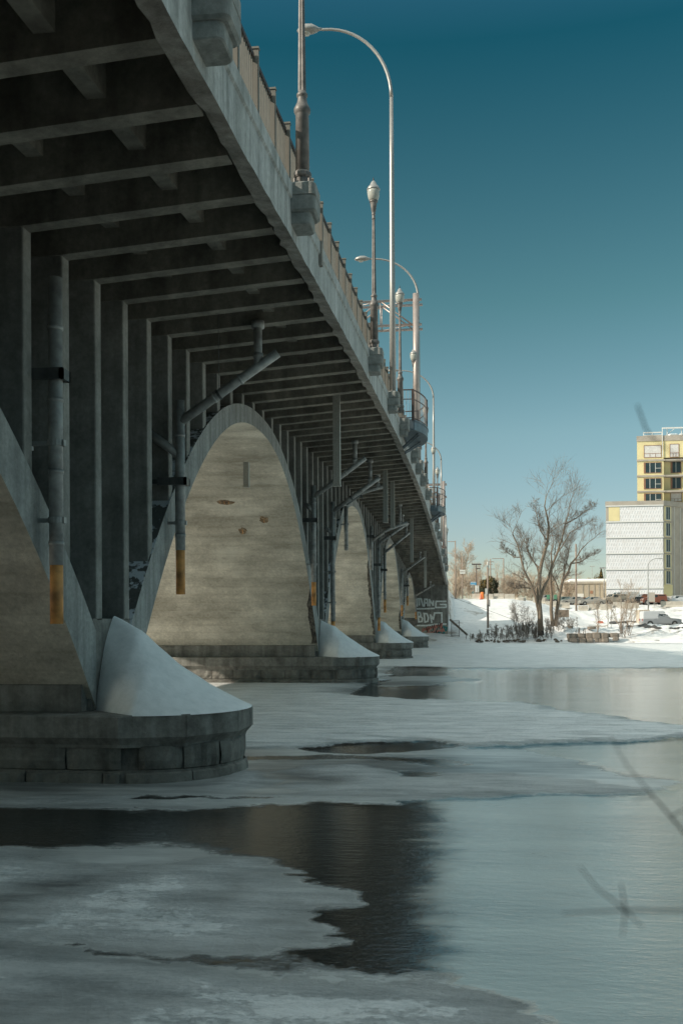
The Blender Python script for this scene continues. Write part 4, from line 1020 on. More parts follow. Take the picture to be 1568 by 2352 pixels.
for i, px in enumerate([1046, 1066, 1092, 1150, 1172, 1196, 1222, 1250, 1276, 1300]):
    lab = ['brown brush at the bridge end behind the first street pole', 'brown brush under the tall pale bare tree', 'brown brush left of the round evergreen under the blue sign', 'brown brush just right of the round evergreen', 'brown brush between the evergreen and the largest tree', 'brown brush left behind the trunk of the largest tree',
           'brown brush behind the low limbs of the largest tree', 'brown brush between the trunks of the two big trees', 'brown brush behind the twin trunks of the second big tree', 'brown brush at the left corner of the low warehouse'][i]
    simple_tree('brush', px, 188 + (i * 5) % 14, 4.8 + (i % 3) * .7, lab, 'bush', 'brown brush behind the barrier', 300 + i, ('thicket', 'thicket'), 9, 1.0, 3, .05, 1.0, tw=1.7)
# evergreens
def evergreen(px, Y, w, h, lab, seed, cone=False):
    r_ = random.Random(seed); x, y, z = place(px, Y)
    t = thing('evergreen_tree', (x, y, z), lab, 'evergreen')
    mb = MB(); mb.tube([(x, y, z - .1), (x, y, z + h * .5)], .12, 7); mb.build('trunk', M['bark'], t)
    mb = MB()
    for i in range(5200):
        if cone:
            f_ = r_.random() ** .8; a = r_.uniform(0, 6.28); rr = w / 2 * (1 - f_) * r_.uniform(.5, 1.1); p = Vector((rr * math.cos(a), rr * math.sin(a), h * (.08 + .92 * f_) - rr * .2))
        else:
            d = Vector((r_.gauss(0, 1), r_.gauss(0, 1), r_.gauss(0, 1))).normalized(); k = r_.uniform(.62, 1.0) ** .6 * (1 + .13 * math.sin(d.x * 5 + d.z * 7) + .1 * math.sin(d.y * 9 + d.x * 4)); p = Vector((d.x * w / 2 * k, d.y * w / 2 * k, h * .5 + d.z * h * .5 * k))
        n = Vector((r_.gauss(0, 1), r_.gauss(0, 1), r_.gauss(.3, 1))).normalized(); a = n.orthogonal().normalized() * r_.uniform(.07, .17); b_ = n.cross(a) * .6; q = Vector((x, y, z)) + p
        mb.add([q - a, q + b_, q + a, q - b_], [(0, 1, 2, 3)], 1 if (p.z > h * .55 and p.x < w * .2 and r_.random() < .5) else 0)
    mb.build('crown', [plain('dark needles', (.035, .04, .018), .8, 0, .4, 2), plain('browned needles', (.20, .13, .035), .8, 0, .4, 2)], t)
evergreen(S6(385, 0)[0], 183, 3.5, 4.0, 'round dark evergreen with rusty top by the street signs', 5)
evergreen(S6(1070, 0)[0], 240, 3.6, 9.3, 'small pointed conifer left of the white block, behind the warehouse roof', 6, True)
evergreen(S6(1040, 0)[0], 262, 6, 8.2, 'distant dark conifer clump behind the warehouse roof', 7)

# shrubs and saplings near the water
shr = [(1108, 125.6, 1.6, 'sparse twiggy shrub at the waterline left of the sign pole foot'), (1131, 125.0, 2.2, 'dark twiggy shrub at the waterline right of the sign pole foot'), (1168, 124.6, 2.0, 'dark shrub left of the clump below the largest tree'),
       (1192, 126.0, 3.0, 'dense shrub in the bridge shadow left of the largest tree'), (1205, 126.2, 4.6, 'tall many-stemmed shrub next to the largest trunk'), (1220, 125.4, 2.8, 'dark low shrub right at the foot of the largest tree'),
       (1258, 126.5, 3.0, 'shrub between the two big trees at the waterline'), (1285, 131, 2.6, 'shrub right of the twin trunks'), (1313, 134, 2.4, 'shrub below the brown board'), (1180, 134, 3.6, 'shrub on the sunlit slope left of the largest tree'),
       (1078, 125.8, 1.2, 'smallest shrub, nearest to the bridge abutment'), (1240, 124.4, 2.2, 'leaning shrub just right of the largest trunk at the waterline')]
extra = [(1092, 124.6, 1.0, 'tiny twig tuft right of the smallest shore shrub'), (1119, 127.5, 1.6, 'thin shrub on the shaded slope behind the sign pole foot'), (1143, 126.8, 1.9, 'loose shrub on the shaded slope midway between sign pole and big tree clump'), (1156, 125.2, 1.5, 'low shrub left of the dark waterline shrub'),
         (1180, 125.6, 2.2, 'upright shrub in the dark clump left of the largest tree'), (1198, 124.8, 1.9, 'low tangled shrub in front of the dense clump'), (1212, 127.2, 3.4, 'thin stemmed shrub directly left of the largest trunk'), (1228, 126.5, 2.4, 'tangled shrub behind the foot of the largest trunk'),
         (1250, 125.0, 1.6, 'low tuft in the gap between the two big trees'), (1272, 128.5, 2.0, 'loose shrub before the twin trunks'), (1298, 130.0, 1.8, 'low brown shrub left of the brown board'), (1330, 129.0, 1.3, 'twig tuft in the snow above the stone wall'), (1432, 127.5, 2.0, 'low shrub at the foot of the many-stemmed sapling')]
shr += extra
for i, (px, Y, h, lab) in enumerate(shr):
    simple_tree('shrub', px, Y, h * (.6 + .5 * ((i * 7) % 5) / 4), lab, 'shrub', 'bare shrubs along the shore', 500 + i, ('darktwig' if (Y < 130 and i % 3) else 'twigs', 'darktwig' if (Y < 130 and i % 3) else 'twigs'), 6, 1.0, 3, .020, .9, tw=.7, sink=.05)
simple_tree('sapling', S6(1050, 0)[0], 126.0, 5.2, 'young leafless tree growing behind the stone wall', 'sapling', 'bare saplings on the bank', 601, ('wood', 'thicket'), 1, .9, 3, .09, 1, tw=1)
simple_tree('sapling', S6(1200, 0)[0], 126.5, 7.5, 'tall many-stemmed sapling right of the loose stones', 'sapling', 'bare saplings on the bank', 602, ('wood', 'thicket'), 5, .55, 3, .06, .9, tw=.9)
simple_tree('sapling', S6(1245, 0)[0], 128.5, 5.5, 'thin sapling leaning right toward the pickup', 'sapling', 'bare saplings on the bank', 603, ('wood', 'thicket'), 3, .6, 3, .045, .8, lean=.18, tw=.9)
simple_tree('sapling', S6(1120, 0)[0], 138, 5.0, 'thin sapling on the snow behind the stone wall', 'sapling', 'bare saplings on the bank', 604, ('wood', 'thicket'), 2, .6, 3, .04, .8, tw=.9)

# ------------------------------------------------------------------ stones
def boulder(px, py, w, h, Y, lab, grp, seed, snowcap=False):
    r_ = random.Random(seed); c_ = onY(*S6(px, py), Y); mb = MB()
    vs = []; n1, n2 = 7, 12
    for i in range(n1 + 1):
        th = math.pi * i / n1
        for k in range(n2):
            a = 2 * math.pi * k / n2; d = Vector((math.sin(th) * math.cos(a), math.sin(th) * math.sin(a), math.cos(th)))
            q = max(abs(d.x), abs(d.y), abs(d.z)) ** -.85; q *= 1 + r_.uniform(-.07, .07)
            vs.append((c_.x + d.x * w / 2 * q, Y + d.y * w * .4 * q, c_.z + d.z * h / 2 * q))
    mb.add(vs, [(i * n2 + k, (i + 1) * n2 + k, (i + 1) * n2 + (k + 1) % n2, i * n2 + (k + 1) % n2) for i in range(n1) for k in range(n2)])
    o = mb.build('boulder', M['rock'], None, False, offset=(c_.x, Y, c_.z - h / 2)); tag(o, lab, 'boulder', grp)
    return o
k_ = .3775 * 124 / 2306
walls_ = [(892, 985, 55, 30), (948, 982, 44, 26), (995, 985, 40, 34), (1040, 980, 50, 32), (1090, 984, 46, 34), (900, 1010, 60, 22), (955, 1010, 44, 26), (1000, 1010, 40, 24), (1042, 1008, 24, 22), (1064, 1010, 20, 22), (1094, 1010, 40, 22)]
pos = ['leftmost stone of the upper row of the stone wall', 'second stone in the upper row of the stone wall', 'middle stone in the upper row of the stone wall', 'stone behind the sapling stem in the upper row', 'rightmost stone of the upper row of the stone wall',
       'leftmost stone of the lower row of the stone wall', 'second stone in the lower row of the stone wall', 'middle stone in the lower row of the stone wall', 'narrow stone in the lower row under the sapling stem', 'narrowest stone in the lower row, right of the sapling stem', 'rightmost stone of the lower row of the stone wall']
for i, (x, y, w, h) in enumerate(walls_): boulder(x, y - 4, w * k_ * 1.12, h * k_ * 1.15, 124.2 + (.0 if y > 1000 else .25), pos[i], 'stones of the low bank wall', 700 + i)
boulder(1148, 975, 58 * k_, 28 * k_, 124.6, 'large slab stone lying apart right of the stone wall', 'loose bank stones', 720)
boulder(1158, 996, 36 * k_, 24 * k_, 124.2, 'square stone under the large slab right of the wall', 'loose bank stones', 721)
for i, (x, y, w, h, Y, lab) in enumerate([(580, 765, 60, 40, 158, 'snow capped pale rock on top of the bank left of the largest tree'), (560, 790, 80, 26, 156, 'flat pale rock in front of the snow capped one'), (610, 792, 50, 22, 156, 'small pale rock right of the flat one on the bank top'),
                                         (1010, 930, 50, 18, 131, 'flat stone in the snow above the stone wall'), (880, 925, 34, 14, 132, 'small stone in the snow right of the second big tree'), (1400, 1008, 50, 8, 125, 'thin flat stone lying on the snow at the right waterline')]):
    kk = .3775 * Y / 2306; o = boulder(x, y, w * kk, h * kk, Y, lab, 'rocks lying in the snow', 740 + i)
    if y < 800: o.data.materials[0] = M['barrier']
for i, (x, w, lab) in enumerate([(410, 60, 'dark rocks at the waterline right of the sign pole'), (515, 70, 'dark rocks at the waterline left of the big tree clump'), (600, 90, 'dark rocks at the waterline below the dense shrub'), (700, 40, 'dark rocks at the foot of the largest tree'), (800, 45, 'dark rocks at the waterline below the second big tree'), (330, 30, 'small dark rocks near the abutment snow')]):
    r_ = random.Random(800 + i); mb = MB(); Y = 123.9; c0 = onY(*S6(x, 1010), Y)
    for q in range(9):
        cx = c0.x + r_.uniform(-.5, .5) * w * k_ * 1.25; cz = .18 + r_.uniform(0, .3); w_ = r_.uniform(.08, .22); yy = Y + r_.uniform(-.3, .9)
        vs = []; 
        for a in range(5):
            for b_ in range(8): th = math.pi * a / 4; f_ = 2 * math.pi * b_ / 8; e = w_ * r_.uniform(.75, 1.1); vs.append((cx + e * math.sin(th) * math.cos(f_) * 1.4, yy + e * math.sin(th) * math.sin(f_), cz + e * .8 * math.cos(th)))
        mb.add(vs, [(a * 8 + b_, (a + 1) * 8 + b_, (a + 1) * 8 + (b_ + 1) % 8, a * 8 + (b_ + 1) % 8) for a in range(4) for b_ in range(8)])
    tag(mb.build('rock_cluster', M['darktwig'], None, offset=(c0.x, Y, .1)), lab, 'rocks', 'dark rocks along the waterline')

# ------------------------------------------------------------------ poles, signs and lamps of the street
def pole_thing(name, px6, ytop, Y, r, lab, cat, mat='wood', arms=(), grp=None, extra=None, rtop=None):
    px = S6(px6, 0)[0]; x, y, z = place(px, Y); zt = onY(px, S6(0, ytop)[1], Y).z
    t = thing(name, (x, y, z), lab, cat, grp); mb = MB(); mb.tube([(x, y, z - .3), (x, y, zt)], [r, rtop or r * .75], 10); mb.build('pole', M[mat], t, True)
    for (zy, x0, x1, th) in arms:
        za = onY(px, S6(0, zy)[1], Y).z; a = GXp(S6(x0, 0)[0], Y); b_ = GXp(S6(x1, 0)[0], Y); mb = MB(); mb.box(a, b_, y - .06, y + .06, za - th, za + th); mb.build('crossarm', M[mat], t)
    return t, x, y, z, zt
pole_thing('utility_pole', 185, 400, 172, .13, 'tall dark wooden pole nearest to the bridge with a side arm', 'utility pole', arms=[(405, 138, 187, .05)])
t, x, y, z, zt = pole_thing('sign_pole', 227, 495, 168, .12, 'wooden pole carrying two pale sign boxes beside the bridge end', 'sign pole')
for (a, b_, c0, c1) in ((210, 243, 577, 588), (210, 243, 591, 602)):
    A = onY(*S6(a, c1), y - .2); Bq = onY(*S6(b_, c0), y - .2); mb = MB(); mb.box(A.x, Bq.x, y - .45, y - .14, A.z, Bq.z); mb.build('sign_box', M['whiteframe'], t)
pole_thing('parking_lamp', 312, 545, 178, .09, 'street light with two flat heads left of the evergreen', 'lamp post', 'darkrail', arms=[(543, 284, 342, .1), (570, 314, 335, .08)])
pole_thing('utility_pole', 322, 610, 176, .07, 'thin short pole close beside the twin-headed light', 'utility pole')
pole_thing('utility_pole', 398, 510, 186, .13, 'utility pole with three crossarms above the evergreen', 'utility pole', arms=[(528, 376, 420, .06), (572, 382, 424, .05), (545, 385, 410, .05)])
pole_thing('utility_pole', 478, 510, 190, .13, 'utility pole with a long left arm between evergreen and largest tree', 'utility pole', arms=[(508, 408, 480, .05)])
pole_thing('utility_pole', 918, 420, 162, .17, 'thick tall wooden pole in front of the low warehouse', 'utility pole')
pole_thing('parking_lamp', 1015, 556, 215, .07, 'thin parking lot light with small head above the warehouse roof', 'lamp post', 'pipe', arms=[(556, 1000, 1032, .06)])
pole_thing('parking_lamp', 1088, 566, 178, .10, 'dark parking lot light with flat head at the left edge of the white block', 'lamp post', 'pipe', arms=[(566, 1060, 1098, .12)])
# narrow wooden pole on the slope with a white sign
t, x, y, z, zt = pole_thing('sign_pole', 381, 560, 134, .15, 'wooden pole standing in the snow slope with a small white sign and pale top', 'sign pole', 'wood', rtop=.12)
mb = MB(); mb.tube([(x, y, zt), (x, y, zt + .7)], [.13, .11], 10); mb.build('pale_top', M['whiteframe'], t, True)
A = onY(*S6(368, 727), y - .3); Bq = onY(*S6(379, 690), y - .3); mb = MB(); mb.box(A.x - .1, Bq.x, y - .2, y - .16, A.z, Bq.z); mb.build('sign_plate', M['whiteframe'], t)
mb = MB(); A = onY(*S6(383, 800), y); mb.box(x + .05, x + .3, y - .12, y + .1, A.z, A.z + .9); mb.build('meter_box', M['pipe'], t)
# support wire of that pole
mb = MB(); A = onY(*S6(150, 740), 133); Bq = onY(*S6(600, 905), 130)
mb.tube([A, A.lerp(Bq, .5) + Vector((0, 0, .05)), Bq], .02, 5); tag(mb.build('cable', M['pipe_dark'], None), 'dark cable running down over the snow slope from the bridge', 'cable')
# lamp with curved arm before the white block
px = S6(1355, 0)[0]; Y = 152; x, y, z = place(px, Y); zt = onY(px, S6(0, 508)[1], Y).z
t = thing('street_lamp', (x, y, z), 'curved arm street lamp standing in front of the white clad block', 'street lamp')
mb = MB(); mb.tube([(x, y, z - .2), (x, y, zt - 1.3)], [.10, .07], 10); mb.build('pole', M['pipe'], t, True)
mb = MB(); mb.tube([(x + 1.3 * (1 - math.cos(a)) if True else 0, y, zt - 1.3 + 1.3 * math.sin(a)) for a in [math.pi / 2 * i / 8 for i in range(9)]] + [(x + 1.75, y, zt + .02)], .05, 8); mb.build('arm', M['pipe'], t, True)
mb = MB(); mb.prism([(x + 1.6, zt + .08), (x + 2.1, zt - .02), (x + 2.15, zt - .12), (x + 1.6, zt - .06)], y - .14, y + .14, 'Y'); mb.build('lamp_head', M['pipe'], t, bevel=.03)
# signs
def sign(x0, x1, y0, y1, Y, lab, col, cat='sign', posts=1, second=None, rnd_=False, name='road_sign', depth=.04):
    A = onY(*S6(x0, y1), Y); Bq = onY(*S6(x1, y0), Y); cx = (A.x + Bq.x) / 2; zg = gz(cx, Y)
    t = thing(name, (cx, Y, zg), lab, cat); mb = MB()
    for k in range(posts): xx = cx if posts == 1 else A.x + .1 + (Bq.x - A.x - .2) * k / (posts - 1); mb.tube([(xx, Y + .05, zg - .1), (xx, Y + .05, Bq.z)], .035, 8)
    mb.build('post', M['pipe'], t)
    mb = MB()
    if rnd_:
        r_ = (Bq.x - A.x) / 2; mb.tube([(cx, Y - .03, (A.z + Bq.z) / 2), (cx, Y, (A.z + Bq.z) / 2)], r_, 20)
    else: mb.box(A.x, Bq.x, Y - depth, Y, A.z, Bq.z)
    mb.build('panel', plain(lab[:18], col, .5, 0, .06), t)
    return t, cx, A, Bq
t, cx, A, Bq = sign(275, 310, 650, 670, 166, 'blue and white direction sign between the pole and the evergreen', (.10, .30, .48))
mb = MB(); mb.box(A.x + .05, Bq.x - .05, 165.94, 165.955, Bq.z - .12, Bq.z - .04); mb.box(A.x + .1, Bq.x - .3, 165.94, 165.955, A.z + .06, A.z + .12); mb.build('white_stripe', M['whiteframe'], t)
t, cx, A, Bq = sign(282, 298, 705, 725, 165, 'round turn arrow sign beneath the blue direction sign', (.55, .58, .56), rnd_=True)
zc_ = (A.z + Bq.z) / 2; r_ = (Bq.x - A.x) / 2
mb = MB(); mb.tube([(cx + r_ * .75 * math.cos(a), 164.95, zc_ + r_ * .75 * math.sin(a)) for a in [2 * math.pi * i / 20 for i in range(21)]], .03, 5, cap=False); mb.tube([(cx - .06, 164.95, zc_ - .15), (cx - .06, 164.95, zc_ + .02), (cx + .02, 164.95, zc_ + .1), (cx + .14, 164.95, zc_ + .1)], .025, 5); mb.build('ring_and_arrow', plain('sign green', (.03, .12, .10)), t)
sign(303, 315, 672, 714, 170, 'tall white panel left of the dark lamp pole', (.6, .6, .57), 'sign', name='road_sign')
sign(318, 326, 672, 712, 171, 'narrow white panel right of the dark lamp pole', (.6, .6, .57), 'sign', name='road_sign')
sign(805, 873, 820, 865, 146, 'brown wooden board on two posts in the snow right of the second big tree', (.22, .17, .13), 'board', 2, name='notice_board', depth=.08)
sign(1355, 1395, 714, 772, 163, 'tilted tan hoarding standing before the orange pickup', (.40, .36, .31), 'board', 2, name='hoarding', depth=.08)
sign(738, 756, 728, 756, 172, 'left green highway sign seen beside the second big tree', (.10, .26, .16), 'sign')
sign(782, 800, 728, 756, 172.2, 'right green highway sign seen behind the second big tree', (.10, .26, .16), 'sign')
# orange barrel, cone
x, y, z = place(S6(347, 0)[0], 163.5); mb = MB(); mb.lathe([(.42, 0), (.42, .1), (.33, .12), (.30, .7), (.28, .72), (.27, 1.1), (.12, 1.15)], (x, y, z), 14)
tag(mb.build('traffic_drum', plain('orange plastic', (.75, .20, .04), .5), None, True, offset=(x, y, z)), 'bright orange traffic drum in front of the evergreen', 'traffic drum')
x, y, z = place(S6(378, 0)[0] - 14, 158.5); mb = MB(); mb.box(x - .25, x + .25, y - .25, y + .25, z, z + .05); mb.lathe([(.18, .05), (.05, .85), (.02, .86)], (x, y, z), 10)
tag(mb.build('traffic_cone', plain('cone red', (.5, .10, .05), .5), None, False, offset=(x, y, z)), 'small red traffic cone before the concrete barrier', 'traffic cone')
# concrete barriers
def barrier(x0, x1, Y, lab, h=.85, i=0):
    a = GXp(S6(x0, 0)[0], Y); b_ = GXp(S6(x1, 0)[0], Y); z = gz((a + b_) / 2, Y) - .1
    mb = MB(); mb.prism([(Y - .35, z), (Y + .35, z), (Y + .32, z + .15), (Y + .12, z + .35), (Y + .09, z + h), (Y - .09, z + h), (Y - .12, z + .35), (Y - .32, z + .15)], a, b_, 'X')
    tag(mb.build('concrete_barrier', M['barrier'], None, False, offset=((a + b_) / 2, Y, z)), lab, 'barrier', 'concrete barriers along the street')
bl_ = [(285, 338, 'first concrete barrier below the round turn sign'), (340, 415, 'concrete barrier behind the cone and the wooden sign pole'), (417, 480, 'concrete barrier right below the evergreen'), (482, 545, 'concrete barrier left of the snow capped rock'),
       (655, 730, 'concrete barrier behind the trunk of the largest tree'), (732, 800, 'concrete barrier behind the twin trunks'), (802, 880, 'concrete barrier left of the thick wooden pole'), (930, 990, 'concrete barrier below the brown bin'), (992, 1060, 'concrete barrier in front of the grey car'),
       (1062, 1140, 'concrete barrier before the beige off-roader'), (1142, 1215, 'concrete barrier below the white van'), (1217, 1300, 'concrete barrier before the black car'), (1432, 1568, 'concrete barrier in front of the white trailer at the right edge')]
for i, (a, b_, lab) in enumerate(bl_): barrier(a, b_ - 1.5, 164.0 - (.5 if i % 2 else 0), lab, .95)
# chain link corner by the abutment
x, y, z = place(1036, 128); mb = MB()
for (a, b_) in (((x, y, z - .2), (x, y, z + 2.0)), ((x + 1.0, y, z - .3), (x + 1.0, y, z + 2.0)), ((x, y, z + 2.0), (x + 1.0, y, z + 2.0)), ((x, y, z + .1), (x + 1.0, y, z + .1))): mb.tube([a, b_], .04, 6)
for k in range(9): mb.tube([(x + .11 * (k + 1), y, z + .1), (x + .11 * (k + 1), y, z + 2)], .008, 4)
for k in range(12): mb.tube([(x, y, z + .1 + .155 * k), (x + 1, y, z + .1 + .155 * k)], .008, 4)
tag(mb.build('mesh_fence', M['pipe_dark'], None, offset=(x, y, z)), 'small dark wire fence at the foot of the abutment', 'fence')
mb = MB(); mb.tube([(x - .2, y - .5, z + 2.2), (x + 2.0, y - .5, z + .2)], .13, 8); tag(mb.build('timber_brace', M['darktwig'], None, offset=(x, y, z)), 'dark slanting timber leaning over the snow beside the abutment', 'timber')

# ------------------------------------------------------------------ buildings
def xps_mat():
    m, n, l, b = nmat('white printed sheathing'); b.inputs['Roughness'].default_value = .6
    tc = n.new('ShaderNodeTexCoord'); sp = n.new('ShaderNodeSeparateXYZ'); l.new(tc.outputs['Object'], sp.inputs[0])
    def mth(op, a, b_=None):
        q = n.new('ShaderNodeMath'); q.operation = op
        for i, v in enumerate((a, b_)):
            if v is None: continue
            if isinstance(v, (int, float)): q.inputs[i].default_value = v
            else: l.new(v, q.inputs[i])
        return q.outputs[0]
    # short slanted printed strokes in rows
    row = mth('FLOOR', mth('DIVIDE', sp.outputs[2], .72)); zf = mth('FRACT', mth('DIVIDE', sp.outputs[2], .72))
    xx = mth('ADD', mth('DIVIDE', sp.outputs[0], .46), mth('ADD', mth('MULTIPLY', zf, -.45), mth('MULTIPLY', row, .37))); xf = mth('FRACT', xx)
    a = mth('LESS_THAN', mth('ABSOLUTE', mth('SUBTRACT', xf, .5)), .13); c_ = mth('LESS_THAN', mth('ABSOLUTE', mth('SUBTRACT', zf, .5)), .36)
    f_ = mth('MULTIPLY', a, c_)
    t = n.new('ShaderNodeTexNoise'); t.inputs['Scale'].default_value = 1.4; t.inputs['Detail'].default_value = 5; l.new(tc.outputs['Object'], t.inputs['Vector'])
    f2 = mth('MULTIPLY', f_, mth('ADD', mth('MULTIPLY', t.outputs[0], 1.3), -.2))
    mx = n.new('ShaderNodeMix'); mx.data_type = 'RGBA'; l.new(f2, mx.inputs['Factor']); mx.inputs[6].default_value = (.78, .78, .80, 1); mx.inputs[7].default_value = (.34, .38, .42, 1)
    r = n.new('ShaderNodeValToRGB'); r.color_ramp.elements[0].position = .3; r.color_ramp.elements[0].color = (.86, .84, .82, 1); r.color_ramp.elements[1].position = .6; l.new(t.outputs[0], r.inputs[0])
    m2 = n.new('ShaderNodeMix'); m2.data_type = 'RGBA'; m2.blend_type = 'MULTIPLY'; m2.inputs['Factor'].default_value = 1; l.new(mx.outputs[2], m2.inputs[6]); l.new(r.outputs[0], m2.inputs[7]); l.new(m2.outputs[2], b.inputs['Base Color'])
    return m
M['xps'] = xps_mat()
M['yellow'] = plain('yellow insulation board', (.74, .64, .36), .7, 0, .10, .5)
M['bconc'] = plain('building concrete', (.40, .36, .31), .8, 0, .14, .8)
M['sill'] = plain('white flashing', (.68, .68, .66), .5, 0, .05)
M['darksill'] = plain('teal shadow gap', (.10, .14, .15), .7, 0, .1)
M['plastic'] = plain('white plastic sheet', (.66, .64, .62), .4, 0, .12, 3)
M['tan'] = plain('tan wood', (.30, .16, .10), .7, 0, .2)
Yb = 185.0
def CB(x, y): return 1349.3 + x * .2196, 947.4 + y * .2196
c0 = onY(*CB(187, 1150), Yb); c1 = onY(*CB(784, 1150), Yb); X0, X1 = c0.x, c1.x; zg = gz(X0, Yb) - .3
Zt = onY(*CB(400, 928), Yb).z
bld = thing('apartment_block', ((X0 + X1) / 2, Yb, zg), 'low front block of the unfinished building clad in white printed sheathing', 'building')
SD = Vector((math.sin(R(47)), math.cos(R(47)), 0)); LS = 9.5
def quad_block(mb, z0, z1, grow=0, depth=14, mi=0):
    a = Vector((X0 - grow, Yb - grow, 0)); b_ = Vector((X1 + grow, Yb - grow, 0)); c_ = b_ + SD * LS; d = Vector((c_.x, Yb + depth, 0)); e = Vector((X0 - grow, Yb + depth, 0))
    P = [a, b_, c_, a + SD * LS]; n = 4
    mb.add([(p.x, p.y, z0) for p in P] + [(p.x, p.y, z1) for p in P], [tuple(range(n))[::-1], tuple(range(n, 2 * n))] + [(i, (i + 1) % n, n + (i + 1) % n, n + i) for i in range(n)], mi)
mb = MB(); quad_block(mb, zg, Zt - .9); mb.build('wall', M['bconc'], bld)
mb = MB(); quad_block(mb, Zt - .9, Zt, .12); mb.build('parapet', M['bconc'], bld)
mb = MB(); mb.box(X0 + .02, X1 - .02, Yb - .06, Yb, zg, Zt - 1.0); mb.build('cladding', M['xps'], bld)
A = onY(*CB(215, 1137), Yb); Bq = onY(*CB(330, 990), Yb); mb = MB(); mb.box(A.x, Bq.x, Yb - .09, Yb - .063, A.z, Bq.z); mb.build('yellow_panel', M['yellow'], bld)
mb = MB(); mb.box(X0 + .02, A.x - .01, Yb - .085, Yb - .063, A.z, Bq.z); mb.build('bare_strip', M['bconc'], bld)
for yy in (980, 1147, 1312, 1478, 1645, 1842):
    z = onY(*CB(400, yy), Yb).z; mb = MB(); mb.box(X0 - .05, X1 + .05, Yb - .16, Yb - .065, z - .07, z + .16); mb.box(X0 - .03, X1 + .03, Yb - .12, Yb - .065, z - .15, z - .071, 1); mb.build('flashing', [M['sill'], M['darksill']], bld)
nrm = Vector((SD.y, -SD.x, 0))
def side_rect(u0, u1, z0, z1, out0, out1, mb, mi=0):
    a = Vector((X1, Yb, 0)) + SD * u0; b_ = Vector((X1, Yb, 0)) + SD * u1
    P = [a + nrm * out0, b_ + nrm * out0, b_ + nrm * out1, a + nrm * out1]
    mb.add([(p.x, p.y, z0) for p in P] + [(p.x, p.y, z1) for p in P], [(0, 3, 2, 1), (4, 5, 6, 7), (0, 1, 5, 4), (1, 2, 6, 5), (2, 3, 7, 6), (3, 0, 4, 7)], mi)
for f_, (ya, yb_) in enumerate([(990, 1120), (1160, 1290), (1330, 1455), (1490, 1620), (1660, 1790)]):
    z1 = onY(*CB(850, ya), Yb + 1).z; z0 = onY(*CB(850, yb_), Yb + 1).z
    mb = MB(); side_rect(.35, 2.3, z0 - .25, z1 + .1, .0, .05, mb); mb.build('yellow_surround', M['yellow'], bld)
    mb = MB(); side_rect(.75, 1.95, z0, z1, .052, .09, mb); w_ = mb.build('window', M['window'], bld)
    mb = MB(); side_rect(.70, .77, z0, z1, .052, .13, mb); side_rect(1.9, 1.97, z0, z1, .052, .13, mb); side_rect(1.32, 1.38, z0, z1, .092, .13, mb); side_rect(.6, 2.05, z0 - .14, z0, .052, .22, mb); mb.build('frame', M['whiteframe'], w_, offset=parent_loc(bld))
A_ = onY(*CB(850, 1920), Yb).z; Bz = onY(*CB(850, 1800), Yb).z
mb = MB(); side_rect(.1, 2.6, A_, Bz, 0, .06, mb); mb.build('yellow_panel', M['yellow'], bld)
for u_ in (3.2, 5.0, 7.0):
    mb = MB(); side_rect(u_, u_ + .08, zg, Zt - 1.0, 0, .05, mb); mb.build('wall_strip', M['yellow'] if u_ > 6 else M['sill'], bld)

# tower behind
Yw = 191.5; A0 = onY(*CB(512, 400), Yw); XW0 = A0.x; XW1 = XW0 + 40; ZT = onY(*CB(600, 246), Yw).z
tow = thing('apartment_tower', (XW0 + 10, Yw, zg), 'tall unfinished tower in yellow insulation rising behind the white block', 'building')
xr = onY(*CB(790, 600), Yw).x; zr = lambda y: onY(*CB(600, y), Yw).z
xrec = onY(*CB(800, 600), Yw).x
mb = MB(); mb.prism([(XW0, Yw), (xr, Yw), (xr + 2, Yw + 14), (XW0 + 7, Yw + 14)], zg, ZT - 1.0, 'Z'); mb.build('wall', M['yellow'], tow)
mb = MB(); mb.box(xr, XW1, Yw + 1.6, Yw + 14, zg, ZT - 1.0); mb.build('recessed_wall', M['yellow'], tow)
mb = MB(); mb.box(xr, XW1, Yw - .02, Yw + 1.6, zr(478), ZT - 1.0); mb.build('upper_wall', M['yellow'], tow)
mb = MB(); mb.prism([(XW0 - .1, Yw - .12), (XW1, Yw - .12), (XW1, Yw + 14.1), (XW0 + 7, Yw + 14.1)], ZT - 1.0, ZT, 'Z'); mb.build('parapet', M['bconc'], tow)
for yy in (505, 670, 832):
    z = zr(yy); mb = MB(); mb.box(XW0 - .08, xr + .3, Yw - .14, Yw - .002, z - .1, z + .22); mb.box(xr + .3, XW1, Yw - .05, Yw + 1.6, z - .1, z + .22); mb.build('floor_slab', M['bconc'], tow)
